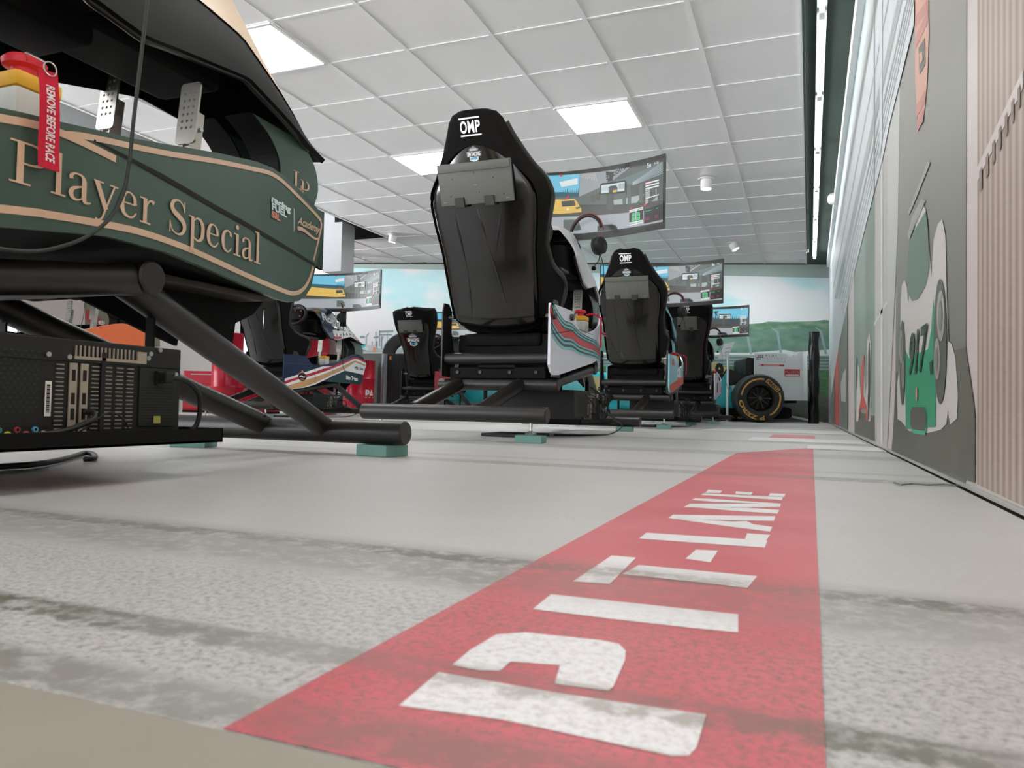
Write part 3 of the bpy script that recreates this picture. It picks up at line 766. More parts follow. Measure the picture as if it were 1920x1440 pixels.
def seat_surface(HW, WG, off, v0, v1, nv, ns, smin=None, smax=None, th=0.012):
    mb = MB(); rows = []
    for j in range(nv + 1):
        v = v0 + (v1 - v0) * j / nv
        a = smin(v) if smin else -1.0; b = smax(v) if smax else 1.0
        rows.append(seat_row(v, HW, WG, off, ns, b, a))
    n = (nv + 1) * (ns + 1)
    P = [sp_(*p) for r in rows for p in r]
    # inner copy towards the front / centre
    Q = []
    for r in rows:
        for p in r:
            u, v, w_ = p
            k = min(1.0, max(0.0, (-w_) / 0.05))
            Q.append(sp_(u - (th * k if u > 0 else -th * k), v, w_ - th * (1 - 0.8 * k)))
    fs = []
    for j in range(nv):
        for i in range(ns):
            a = j * (ns + 1) + i; q = (a, a + 1, a + ns + 2, a + ns + 1)
            fs.append(q); fs.append(tuple(x + n for x in q[::-1]))
    for i in range(ns):
        for j in (0, nv):
            a = j * (ns + 1) + i; fs.append((a, a + 1, a + 1 + n, a + n))
    for j in range(nv):
        for i in (0, ns):
            a = j * (ns + 1) + i; fs.append((a, a + ns + 1, a + ns + 1 + n, a + n))
    mb.add(P + Q, fs)
    return mb

def build_seat(root, kind, key):
    HW, WG = (SEAT1, WING1) if kind == 1 else (SEAT2, WING2)
    seat = seat_surface(HW, WG, 0.0, 0.0, 1.235, 60, 44).build('seat', GLOSS, root, True)
    ARCH0, ARCHH = (0.80, 0.27) if kind == 1 else (0.86, 0.2)
    def bb(v):
        if v < 0.10: return 0.70
        if v < ARCH0: return 0.60
        k = (v - ARCH0) / ARCHH
        return 0.60 * math.sqrt(max(0.0, 1 - k * k)) if k < 1 else 0.0
    cov = MB()
    for sg in (-1, 1):
        m_ = seat_surface(HW, WG, 0.012, 0.02, 1.25, 70, 18, smin=(lambda v: bb(v)) if sg > 0 else (lambda v: -1.02), smax=(lambda v: 1.02) if sg > 0 else (lambda v: -bb(v)), th=0.03)
        cov.add(m_.v, m_.f)
    cov.build('fabric_cover', FAB, seat, True)
    # vinyl wing edge roll + thigh bolster
    for sg in (-1, 1):
        pts = []
        for j in range(60):
            v = 0.03 + 1.18 * j / 59
            hw = interp(HW, v) + 0.008; d = interp(WG, v)
            pts.append(sp_(sg * hw, v, -d - (0.10 * (1 - v / 0.12) ** 2 if v < 0.12 else 0)))
        MB().tube(smoothline(pts[::3], 4), 0.022, 14).build('bolster', LEATH, seat, True)
    MB().box(-0.24, 0.24, 0.60, 1.0, 0.53, 0.605, 0.02).box(-0.29, 0.29, 0.62, 0.66, 0.33, 0.6, 0.01).build('seat_mount', BLK2, seat)
    # seat squab
    MB().box(-0.235, 0.235, 0.60, 1.02, 0.62, 0.68, 0.025).build('cushion', FAB, seat, True)
    # headrest lettering on a patch that lies on the cover
    lw, lz = (0.135, 1.165) if kind == 1 else (0.13, 1.15)
    def sf(u, v, l):
        hw = interp(HW, v); k = min(1, abs(u) / (hw * 0.86))
        return sp_(u, v, 0.03 * (1 - k * k) + 0.0175 + 0.0012 * l)
    lg = Paint(sf)
    lg.text('OMP', 0, lz, 0.058, WHITEP, 0, width=0.115, centre=True, bold=0.028, sp=1.06)
    for zz, x0_, x1_ in ((lz + 0.040, -0.064, 0.056), (lz - 0.048, -0.058, 0.062)):
        for q_ in range(8): lg.rect(x0_ + (x1_ - x0_) * q_ / 8, zz, x0_ + (x1_ - x0_) * (q_ + 1) / 8, zz + 0.008, WHITEP)
    lg.build('headrest_logo', seat)
    def ss(u, v, l):
        hw = interp(HW, v); k = min(1, abs(u) / (hw * 0.86))
        return sp_(u, v, 0.03 * (1 - k * k) + 0.002 + 0.001 * l)
    st = Paint(ss)
    cz, sc = (1.025, 0.85) if kind == 1 else (0.715, 2.3)
    BL = mat('sticker blue', (70, 150, 180), 0.4)
    st.text('RACING', 0, cz + 0.026 * sc, 0.012 * sc, WHITEP, 1, width=0.04 * sc, centre=True, bold=0.02)
    st.poly([(-0.03 * sc, cz + 0.018 * sc), (0.03 * sc, cz + 0.018 * sc), (0.034 * sc, cz + 0.03 * sc), (0.012 * sc, cz + 0.04 * sc), (0, cz + 0.048 * sc), (-0.012 * sc, cz + 0.04 * sc), (-0.034 * sc, cz + 0.03 * sc)], mat('sticker grey', (120, 122, 124), 0.4), 0)
    st.text('SIM RACING', 0, cz, 0.024 * sc, WHITEP, 2, width=0.088 * sc, centre=True, bold=0.03)
    st.poly([(-0.05 * sc, cz - 0.018 * sc), (0.05 * sc, cz - 0.018 * sc), (0.054 * sc, cz + 0.016 * sc), (-0.054 * sc, cz + 0.016 * sc)], mat('sticker dark', (52, 56, 62), 0.4), 1)
    st.poly([(-0.028 * sc, cz - 0.038 * sc), (0, cz - 0.048 * sc), (0.028 * sc, cz - 0.038 * sc), (0.03 * sc, cz - 0.018 * sc), (-0.03 * sc, cz - 0.018 * sc)], WHITEP, 0)
    st.rect(-0.024 * sc, cz - 0.035 * sc, 0.024 * sc, cz - 0.021 * sc, BL, 1)
    if key != 'D': st.build('seat_sticker', seat)
    # vertical creases moulded in the shell
    cr = MB()
    for (a, b) in (((-0.16, 0.72), (-0.12, 0.38)), ((-0.02, 0.74), (0.02, 0.55)), ((0.02, 0.55), (0.10, 0.16)), ((0.12, 0.72), (0.05, 0.45)), ((-0.12, 0.38), (-0.13, 0.12))):
        pts = [Vector((a[0] + (b[0] - a[0]) * t / 8, a[1] + (b[1] - a[1]) * t / 8, 0)) for t in range(9)]
        cr.tube([ss(p.x, p.y, 0) - SW * 0.0035 for p in pts], [0.001 + 0.006 * math.sin(pi * min(max(i / 8, .05), .95)) for i in range(9)], 8)
    cr.build('moulded_crease', GLOSS, seat, True)
    return seat

def keyboard_on(rx, ry, kind, label, x0=-0.215, x1=0.215):
    v0, v1 = (0.765, 0.985) if kind == 1 else (0.85, 1.05)
    c = sp_(0, (v0 + v1) / 2, 0.05)
    t = empty('keyboard', (rx + c.x, ry + c.y, c.z), label, 'keyboard')
    B3 = Matrix(((1, SV.x, SW.x), (0, SV.y, SW.y), (0, SV.z, SW.z))).to_4x4()
    roll = Matrix.Rotation(math.radians(-1.5), 4, Vector((0, 1, 0)))
    R_ = B3
    hh = (v1 - v0) / 2
    MB().box(x0, x1, -hh, hh, -0.006, 0.012, 0.006, M=R_).build('base', KEY, t, True)
    MB().box(x0 + 0.004, x1 - 0.004, hh - 0.045, hh - 0.004, 0.010, 0.020, 0.004, M=R_).build('rear_ridge', KEY, t, True)
    for x in (-0.10, 0.075):
        k = MB(); k.box(x - 0.028, x + 0.028, -hh - 0.012, -hh + 0.04, 0.008, 0.022, 0.002, M=R_).box(x - 0.028, x + 0.028, -hh - 0.014, -hh - 0.001, -0.03, 0.02, 0.002, M=R_)
        k.build('holder_clip', KEYD, t)
    s = MB()
    for (x, y) in ((-0.13, 0.03), (0.0, 0.055), (0.11, 0.02), (0.02, -0.05), (-0.15, -0.06), (0.16, -0.07)):
        s.lathe([(0.0, 0.0135), (0.003, 0.0135), (0.003, 0.011)], R_ @ Vector((x, y, 0)), SW, 10)
    s.build('screw_hole', mat('screw hole black', (8, 8, 8), 0.8, k=1), t)
    f = MB()
    for (x, y) in ((0.18, -0.09), (-0.19, -0.09), (0.0, -0.01), (-0.19, 0.085), (0.185, 0.085)): f.box(x - 0.009, x + 0.009, y - 0.0015, y + 0.0015, 0.011, 0.0135, 0, M=R_)
    f.build('rubber_foot', mat('pale rubber foot', (130, 132, 126), 0.6), t)
    return t

def monitor(root, xc=0.0, yc=1.62, z0=1.365, z1=1.862, half=0.785, sky=False, glare=0.0):
    """curved super-wide monitor; u along the width -1..1"""
    def cv(u, v, w_):
        x = xc + half * u; y = yc - 0.17 * u * u
        return Vector((x, y + w_, v))
    mb = MB(); N_ = 30
    for layer in ((0.0, 0.035),):
        P = []
        for i in range(N_ + 1):
            u = -1 + 2 * i / N_
            P += [cv(u, z0, 0), cv(u, z1, 0), cv(u, z1 - 0.01, 0.03 + 0.05 * (1 - abs(u))), cv(u, z0 + 0.01, 0.03 + 0.05 * (1 - abs(u)))]
        fs = []
        for i in range(N_):
            for k in range(4): fs.append((i * 4 + k, i * 4 + (k + 1) % 4, (i + 1) * 4 + (k + 1) % 4, (i + 1) * 4 + k))
        fs += [(0, 1, 2, 3), (N_ * 4 + 3, N_ * 4 + 2, N_ * 4 + 1, N_ * 4)]
        mb.add(P, fs)
    mon = mb.build('monitor', mat('monitor bezel', (44, 46, 42), 0.35, k=1.0), root)
    MB().box(xc - 0.03, xc + 0.03, yc + 0.05, yc + 0.11, 1.18, 1.6, 0.006).build('monitor_arm', BLK2, mon)
    pnt = Paint(lambda u, v, l: cv(u, v, -0.0015 - 0.0010 * l), du=0.08)
    def q(cx, cy):
        p = atY(1000 + cx / 7.385, 260 + cy / 7.385, 4.965)
        x = p.x - RX0; return (min(0.985, max(-0.985, (x - 0.085) / 0.70)), z0 + (p.z - 1.37) * (z1 - z0) / 0.49)
    def PP(pts, m, l=1): pnt.poly([q(*a) for a in pts], m, l)
    E = emis
    k = 1.0 - glare
    bg = E('screen building grey' + str(sky), (88, 96, 92) if not sky else (44, 60, 60), 0.95)
    pnt.rect(-0.985, z0 + 0.035, 0.985, z1 - 0.03, E('screen dark', (52, 56, 52), 0.9), 0)
    teal = E('screen sky', (104, 178, 204), 1.0)
    if not sky:
        PP([(-1400, 560), (1800, 320), (1800, 860), (-1400, 860)], bg, 1)
        PP([(560, 400), (1300, 345), (1000, 540), (550, 722)], E('screen facade', (140, 146, 148), 1.0), 2)
        PP([(1020, 540), (1800, 325), (1800, 500), (1330, 590)], E('screen facade dark', (98, 112, 114), 1.0), 2)
        for i in range(7): PP([(1340, 560 - i * 0 + i * 6), (1790, 335 + i * 24), (1790, 342 + i * 24), (1340, 566 + i * 6)], E('screen slat', (158, 172, 176), 1.0), 3)
        for i in range(8): PP([(560 + i * 34, 450 + i * 8), (575 + i * 34, 448 + i * 8), (640 + i * 20, 400), (630 + i * 20, 400)], E('screen truss', (176, 172, 166), 1.0), 3)
        a, b = q(1040, 480); c, d = q(1290, 400)
        pnt.text('zf.com/r', q(945, 505)[0], q(945, 505)[1], 0.038, E('screen text dark', (40, 44, 46), 0.8), 4, width=0.26, ang=0.28, bold=0.02)
        PP([(1330, 560), (1800, 450), (1800, 830), (1330, 860)], E('screen building dark', (70, 78, 74), 0.9), 2)
        for x in (1190, 1265, 1440): PP([(x, 600), (x + 55, 590), (x + 55, 850), (x, 855)], E('screen column', (84, 98, 94), 0.9), 5)
        PP([(1050, 790), (1520, 740), (1400, 850), (1060, 855)], E('screen light floor', (150, 164, 162), 1.0), 4)
        for (x, y) in ((720, 700), (800, 685)): PP([(x, y), (x + 60, y - 8), (x + 60, y + 92), (x, y + 100)], E('screen window', (84, 84, 78), 0.9), 4)
        PP([(940, 380), (1060, 395), (1040, 520), (960, 530), (1000, 430), (945, 440)], E('screen dark', (52, 56, 52)), 5)
        PP([(-1400, 560), (558, 402), (545, 720), (-1400, 760)], teal, 3)
        PP([(270, 520), (530, 460), (530, 545), (300, 590)], E('screen white', (206, 212, 212), 1.0), 4)
        PP([(-1400, 740), (320, 660), (545, 670), (545, 725), (-1400, 800)], E('screen trees', (36, 84, 96), 1.0), 4)
        for i in range(9): PP([(320 + i * 26, 690), (330 + i * 26, 620 - 12 * (i % 3)), (340 + i * 26, 690)], E('screen trees', (36, 84, 96), 1.0), 5)
        PP([(-900, 900), (-860, 760), (320, 765), (480, 752), (520, 790), (580, 890), (586, 940), (300, 965), (-880, 985)], E('screen yellow car', (206, 172, 84), 1.0), 6)
        PP([(300, 790), (480, 775), (505, 850), (310, 865)], E('screen car glass', (62, 70, 68), 0.9), 7)
        PP([(490, 880), (560, 860), (570, 885), (520, 900)], E('screen car lamp', (84, 84, 70), 0.9), 7)
        pnt.ell(*q(390, 900), 0.012, 0.008, E('screen white', (206, 212, 212)), 7)
        PP([(330, 770), (410, 700), (415, 722), (370, 765)], E('screen red', (186, 44, 60), 1.0), 8)
    else:
        PP([(-1400, 560), (1800, 320), (1800, 660), (-1400, 760)], teal, 1)
        for i in range(46):
            x = -1300 + i * 68; PP([(x - 20, 760), (x + 6, 560 + 60 * ((i * 7) % 5) / 5), (x + 40, 740), (x + 40, 860), (x - 20, 860)], E('screen trees', (36, 84, 96), 1.0), 2)
        PP([(-1400, 760), (1800, 700), (1800, 900), (-1400, 1000)], E('screen tarmac', (64, 72, 74), 0.9), 3)
        PP([(700, 470), (860, 440), (790, 530), (820, 600), (760, 600)], E('screen dark', (52, 56, 52)), 4)
    PP([(-1400, 1010), (700, 855), (1800, 850), (1800, 1000), (-1400, 1120)], E('screen track', (70, 70, 66), 0.9), 5 if not sky else 4)
    PP([(-1400, 1140), (330, 1005), (1300, 975), (1800, 960), (1800, 1150), (560, 1240), (-1400, 1340)], E('screen dash', (150, 156, 160), 1.0), 7)
    PP([(820, 1140), (900, 1125), (1040, 1125), (1100, 1150), (1120, 1200), (820, 1215)], E('screen dash dark', (44, 48, 48), 0.9), 8)
    PP([(330, 1050), (480, 1045), (550, 1080), (585, 1190), (330, 1210)], E('screen cluster', (84, 94, 90), 0.95), 8)
    PP([(860, 560), (890, 545), (1225, 525), (1246, 545), (1236, 680), (1215, 690), (870, 702), (845, 690)], E('screen mirror rim', (24, 26, 26), 0.9), 9)
    PP([(872, 575), (1225, 545), (1222, 672), (870, 690)], E('screen mirror', (190, 202, 204), 1.0), 10)
    PP([(985, 610), (1010, 590), (1100, 585), (1115, 620), (1115, 680), (985, 688)], E('screen car glass', (62, 70, 68)), 11)
    PP([(1050, 655), (1110, 650), (1108, 682), (1048, 686)], E('screen yellow car', (206, 172, 84)), 12)
    for i in range(6): PP([(880 + 18 * i, 600), (888 + 18 * i, 600), (888 + 18 * i, 650), (880 + 18 * i, 652)], E('screen slat', (158, 172, 176)), 11)
    for i in range(6): PP([(1125 + 16 * i, 570), (1131 + 16 * i, 569), (1131 + 16 * i, 640), (1125 + 16 * i, 642)], E('screen column', (84, 98, 94)), 11)
    PP([(955, 700), (1045, 695), (1055, 920), (960, 925)], E('screen post', (74, 82, 78), 0.9), 6 if not sky else 5)
    WHT = E('screen white', (206, 212, 212))
    for i, y in enumerate((590, 628, 665)): PP([(1537, y), (1742, y - 24), (1742, y - 4), (1537, y + 20)], WHT, 9)
    PP([(1537, 610), (1605, 602), (1605, 620), (1537, 628)], E('screen red', (186, 44, 60)), 10)
    for i in range(8): PP([(1537, 690 + 16 * i), (1607, 682 + 16 * i), (1607, 689 + 16 * i), (1537, 697 + 16 * i)], WHT, 9)
    PP([(1537, 800), (1740, 765), (1740, 780), (1537, 815)], WHT, 9)
    for i in range(4): PP([(1537, 826 + 14 * i), (1580 + 8 * (i % 2), 820 + 14 * i), (1580, 827 + 14 * i), (1537, 833 + 14 * i)], WHT, 9)
    PP([(1630, 855), (1725, 785), (1722, 855)], E('screen facade', (140, 146, 148)), 9)
    for i in range(5): PP([(1694, 690 + 16 * i), (1705, 689 + 16 * i), (1705, 697 + 16 * i), (1694, 698 + 16 * i)], WHT, 9)
    pnt.text('5n', *q(1560, 385), 0.030, WHT, 9, bold=0.03); pnt.text('14:53', *q(1675, 352), 0.014, WHT, 9, bold=0.02)
    PP([(1293, 945), (1500, 915), (1500, 930), (1293, 962)], WHT, 9); PP([(1293, 965), (1500, 938), (1500, 950), (1293, 980)], WHT, 9)
    PP([(1293, 985), (1500, 960), (1505, 1110), (1293, 1130)], E('screen gauge black', (22, 26, 24), 0.9), 8)
    for (x, y) in ((1345, 990), (1412, 982), (1345, 1052), (1412, 1046)): PP([(x, y), (x + 34, y - 4), (x + 34, y + 50), (x, y + 54)], E('screen green', (26, 190, 104), 1.0), 10)
    for x in (1334, 1450): PP([(x, 995), (x + 5, 994), (x + 5, 1100), (x, 1102)], WHT, 10)
    PP([(1293, 1118), (1500, 1095), (1500, 1110), (1293, 1134)], WHT, 10); PP([(1293, 1150), (1500, 1118), (1500, 1132), (1293, 1166)], WHT, 9)
    PP([(1390, 930), (1402, 929), (1402, 1160), (1390, 1162)], WHT, 11)
    PP([(1515, 960), (1800, 900), (1800, 1120), (1515, 1150)], E('screen gauge black', (22, 26, 24)), 8)
    PP([(1535, 978), (1630, 966), (1630, 976), (1535, 988)], E('screen green', (26, 190, 104)), 10); PP([(1700, 955), (1732, 950), (1732, 960), (1700, 965)], E('screen green', (26, 190, 104)), 10)
    for y in (1070, 1088, 1102): PP([(1512, y), (1608, y - 10), (1608, y + 2), (1512, y + 12)], E('screen magenta', (118, 36, 74), 1.0), 10); PP([(1672, y - 18), (1730, y - 26), (1730, y - 14), (1672, y - 6)], E('screen magenta', (118, 36, 74)), 10)
    pnt.ell(*q(1325, 925), 0.011, 0.008, E('screen red', (186, 44, 60)), 10); pnt.ell(*q(1535, 893), 0.012, 0.009, E('screen red', (186, 44, 60)), 10)
    pnt.ell(*q(300, 432), 0.014, 0.008, E('screen red', (186, 44, 60)), 10); pnt.rect(*q(1770, 222), *q(1785, 212), E('screen green', (26, 190, 104)), 10)
    pnt.build('screen', mon)
    return mon

def pedal(root, x, y, z, name='pedal', tilt=-6):
    """perforated pedal plate with its arm; z = bottom of plate"""
    w2, h_ = 0.034, 0.175
    R_ = Matrix.Translation((x, y, z)) @ Matrix.Rotation(math.radians(tilt), 4, 'X')
    bm = bmesh.new()
    xs_ = [-w2, -0.026, -0.015, -0.005, 0.005, 0.015, 0.026, w2]
    # plate with round holes: outline tessellated with holes
    outl = []
    rc_ = 0.011
    for cx, cz, a0 in ((w2 - rc_, h_ - rc_, 0), (-w2 + rc_, h_ - rc_, 90), (-w2 + rc_, rc_, 180), (w2 - rc_, rc_, 270)):
        for k in range(6):
            a = math.radians(a0 + 90 * k / 5); outl.append(Vector((cx + rc_ * math.cos(a), cz + rc_ * math.sin(a), 0)))
    loops = [outl]
    for r in range(6):
        for c in range(3):
            cx = (c - 1) * 0.0165; cz = 0.045 + r * 0.0195
            loops.append([Vector((cx + 0.0042 * math.cos(-2 * pi * k / 12), cz + 0.0042 * math.sin(-2 * pi * k / 12), 0)) for k in range(12)])
    tri = tessellate_polygon(loops)
    flat = [p for l in loops for p in l]; n = len(flat)
    mb = MB()
    vs = [R_ @ Vector((p.x, 0, p.y)) for p in flat] + [R_ @ Vector((p.x, 0.006, p.y)) for p in flat]
    fs = [tuple(t) for t in tri] + [tuple(i + n for i in t[::-1]) for t in tri]
    o_ = 0
    for l in loops:
        k = len(l)
        fs += [(o_ + i, o_ + (i + 1) % k, o_ + (i + 1) % k + n, o_ + i + n) for i in range(k)]; o_ += k
    mb.add(vs, fs)
    pd = mb.build(name, STEEL, root)
    a = MB()
    for s in (-1, 1): a.box(s * 0.013 - 0.002, s * 0.013 + 0.002, 0.006, 0.045, -0.16, 0.10, 0.001, M=R_)
    a.box(-0.013, 0.013, 0.012, 0.018, -0.15, 0.02, 0.001, M=R_)
    a.build('pedal_arm', STEEL, pd)
    b = MB()
    for zz in (-0.02, 0.05): b.lathe([(0, -0.026), (0.006, -0.026), (0.006, 0.026), (0, 0.026)], R_ @ Vector((0, 0.03, zz)), (1, 0, 0), 10)
    b.build('bolt', CHROME, pd)
    return pd

SER = {}   # simple serif alphabet: strokes (points, widths) and rectangles, cap height 1
def serif():
    T = 0.045; K = 0.145
    SER['P'] = (0.86, [('r', 0.16, 0, 0.16 + K, 1), ('r', 0.02, 0, 0.46, T), ('r', 0.02, 1 - T, 0.5, 1),
                       ('s', [(0.28, 0.978), (0.52, 0.975), (0.68, 0.90), (0.735, 0.74), (0.68, 0.57), (0.52, 0.50), (0.28, 0.495)], [T, 0.05, 0.11, 0.155, 0.11, 0.05, T])])
    SER['l'] = (0.36, [('r', 0.12, 0, 0.245, 1.04), ('r', 0.01, 0, 0.36, T), ('s', [(0.0, 1.0), (0.14, 1.02)], [0.035, 0.06])])
    SER['a'] = (0.62, [('s', [(0.09, 0.52), (0.08, 0.59), (0.16, 0.665), (0.28, 0.675), (0.38, 0.63), (0.415, 0.52)], [0.10, 0.09, 0.045, 0.045, 0.08, 0.12]), ('r', 0.355, 0.10, 0.475, 0.53),
                       ('s', [(0.41, 0.40), (0.28, 0.36), (0.13, 0.28), (0.085, 0.16), (0.13, 0.06), (0.24, 0.03), (0.36, 0.09), (0.42, 0.17)], [0.04, 0.05, 0.09, 0.12, 0.09, 0.05, 0.04, 0.03]),
                       ('s', [(0.415, 0.13), (0.44, 0.04), (0.51, 0.02), (0.60, 0.05)], [0.12, 0.10, 0.06, 0.03])])
    SER['y'] = (0.66, [('s', [(0.08, 0.68), (0.35, 0.02)], [0.13, 0.13]), ('s', [(0.58, 0.68), (0.34, 0.02), (0.25, -0.22), (0.15, -0.31), (0.06, -0.29)], [0.045, 0.05, 0.05, 0.06, 0.09]),
                       ('r', 0.0, 0.66, 0.27, 0.70), ('r', 0.43, 0.66, 0.68, 0.70)])
    SER['e'] = (0.60, [('s', [(0.11, 0.385), (0.49, 0.385)], [0.04, 0.04]), ('s', [(0.50, 0.385), (0.47, 0.56), (0.38, 0.66), (0.28, 0.68), (0.16, 0.60), (0.095, 0.36), (0.15, 0.12), (0.30, 0.03), (0.44, 0.06), (0.54, 0.19)], [0.11, 0.09, 0.05, 0.045, 0.10, 0.135, 0.11, 0.06, 0.05, 0.03])])
    SER['r'] = (0.52, [('r', 0.11, 0, 0.235, 0.69), ('r', 0.01, 0, 0.36, T), ('r', 0.0, 0.655, 0.20, 0.695), ('s', [(0.21, 0.42), (0.27, 0.60), (0.37, 0.66), (0.46, 0.62)], [0.035, 0.05, 0.07, 0.12])])
    SER['S'] = (0.72, [('s', [(0.585, 0.72), (0.52, 0.90), (0.37, 0.985), (0.20, 0.93), (0.125, 0.78), (0.20, 0.64), (0.37, 0.54), (0.54, 0.43), (0.615, 0.27), (0.54, 0.09), (0.36, 0.015), (0.17, 0.09), (0.085, 0.30)], [0.02, 0.04, 0.05, 0.09, 0.13, 0.15, 0.165, 0.15, 0.13, 0.09, 0.05, 0.04, 0.02]),
                       ('r', 0.575, 0.69, 0.61, 0.99), ('r', 0.06, 0.01, 0.095, 0.34)])
    SER['p'] = (0.66, [('r', 0.10, -0.30, 0.225, 0.69), ('r', 0.0, -0.32, 0.34, -0.28), ('r', 0.0, 0.655, 0.2, 0.695),
                       ('s', [(0.20, 0.56), (0.31, 0.67), (0.45, 0.66), (0.555, 0.53), (0.575, 0.34), (0.53, 0.13), (0.40, 0.03), (0.28, 0.05), (0.20, 0.13)], [0.03, 0.05, 0.09, 0.13, 0.14, 0.12, 0.07, 0.05, 0.03])])
    SER['c'] = (0.56, [('s', [(0.44, 0.53), (0.46, 0.60), (0.36, 0.67), (0.25, 0.66), (0.14, 0.56), (0.10, 0.36), (0.15, 0.13), (0.29, 0.03), (0.42, 0.07), (0.50, 0.18)], [0.11, 0.08, 0.05, 0.06, 0.11, 0.135, 0.11, 0.06, 0.05, 0.03])])
    SER['i'] = (0.34, [('r', 0.11, 0, 0.235, 0.69), ('r', 0.01, 0, 0.35, T), ('r', 0.0, 0.655, 0.2, 0.695), ('e', 0.16, 0.90, 0.075)])
    SER[' '] = (0.34, [])
    SER['L'] = (0.74, [('r', 0.16, 0, 0.31, 1), ('r', 0.02, 0, 0.70, T + 0.02), ('r', 0.02, 1 - T, 0.46, 1), ('r', 0.64, 0, 0.70, 0.28)])
serif()
def serif_text(pnt, s, fn, m, lay):
    """fn(u, v): maps running length / cap height to the print plane"""
    x = 0
    tot = sum(SER[c][0] + 0.045 for c in s)
    for c in s:
        wd, parts = SER[c]
        for p in parts:
            if p[0] == 'r':
                x0, y0, x1, y1 = p[1:]
                n = 4; pts = [(x0 + (x1 - x0) * i / n, y0) for i in range(n + 1)] + [(x1 - (x1 - x0) * i / n, y1) for i in range(n + 1)]
                pnt.poly([fn((x + a) / tot, b) for a, b in pts], m, lay)
            elif p[0] == 'e': pnt.poly([fn((x + p[1] + p[3] * math.cos(2 * pi * k / 16)) / tot, p[2] + p[3] * math.sin(2 * pi * k / 16)) for k in range(16)], m, lay)
            else:
                q_ = smoothline([(a, b, w_) for (a, b), w_ in zip(p[1], p[2])], 6) if len(p[1]) > 2 else [Vector((a, b, w_)) for (a, b), w_ in zip(p[1], p[2])]
                A = []; B_ = []
                for i, v in enumerate(q_):
                    d = (q_[min(i + 1, len(q_) - 1)] - q_[max(i - 1, 0)]); d = Vector((d.x, d.y)).normalized(); n_2 = Vector((-d.y, d.x)) * v.z / 2
                    A.append(fn((x + v.x + n_2.x) / tot, v.y + n_2.y)); B_.append(fn((x + v.x - n_2.x) / tot, v.y - n_2.y))
                k = len(A)
                pnt._put(A + B_, [(i, i + 1, k + i + 1, k + i) for i in range(k - 1)], m, lay)
        x += wd + 0.045

COWLB = [(0.95, 1.24), (1.1, 1.20), (1.2, 1.10), (1.34, 1.01), (1.5, 1.0), (1.7, 1.04), (1.9, 1.08), (2.1, 1.05), (2.25, 1.02), (2.4, 1.015)]
COWLT = [(0.95, 1.28), (1.1, 1.34), (1.3, 1.405), (1.5, 1.425), (1.7, 1.39), (1.9, 1.315), (2.1, 1.215), (2.3, 1.09), (2.4, 1.03)]
COWLW = [(1.1, 0.285), (1.3, 0.285), (1.6, 0.255), (1.9, 0.21), (2.2, 0.16), (2.4, 0.11)]
def cowl_shape(off=0.0, y0=1.14, tall=0.0):
    ys = [y0 + (2.4 - y0) * i / 36 for i in range(37)]; rows = []
    for y in ys:
        b, t, hw = interp(COWLB, y), interp(COWLT, y) + off + tall * math.sin(pi * min(1, max(0, (y - 1.2) / 1.2))), interp(COWLW, y) + off
        h_ = t - b; row = []
        for k in range(25):
            s = -1 + 2 * k / 24; a = abs(s)
            if a > 0.45: tt = (1 - a) / 0.55; x = hw - 0.10 * tt ** 1.5; z = b + h_ * 0.80 * tt
            else:
                tt = a / 0.45; x = (hw - 0.10) * math.sin(tt * pi / 2); z = b + h_ * (0.80 + 0.20 * math.cos(tt * pi / 2))
            row.append(Vector(((1 if s > 0 else -1) * x, y, z)))
        rows.append(row)
    return rows
def surf(rows, th):
    mb = MB(); nv = len(rows); ns = len(rows[0]); n = nv * ns
    P = [p for r in rows for p in r]; Q = []
    for r in rows:
        for p in r:
            Q.append(Vector((p.x * (1 - th / max(0.1, abs(p.x)) if abs(p.x) > 0.1 else 1), p.y, p.z - (th if abs(p.x) < 0.16 else th * 0.3))))
    fs = []
    for j in range(nv - 1):
        for i in range(ns - 1):
            a = j * ns + i; q_ = (a, a + 1, a + ns + 1, a + ns); fs.append(q_)
    for i in range(ns - 1):
        for j in (0, nv - 1): a = j * ns + i; fs.append((a, a + 1, a + 1 + n, a + n))
    for j in range(nv - 1):
        for i in (0, ns - 1): a = j * ns + i; fs.append((a, a + ns, a + ns + n, a + n))
    mb.add(P + Q, fs)
    for j in range(nv - 1):
        for i in range(ns - 1):
            a = j * ns + i; mb.f.append((a + n, a + ns + n, a + ns + 1 + n, a + 1 + n)); mb.mi.append(1)
    return mb

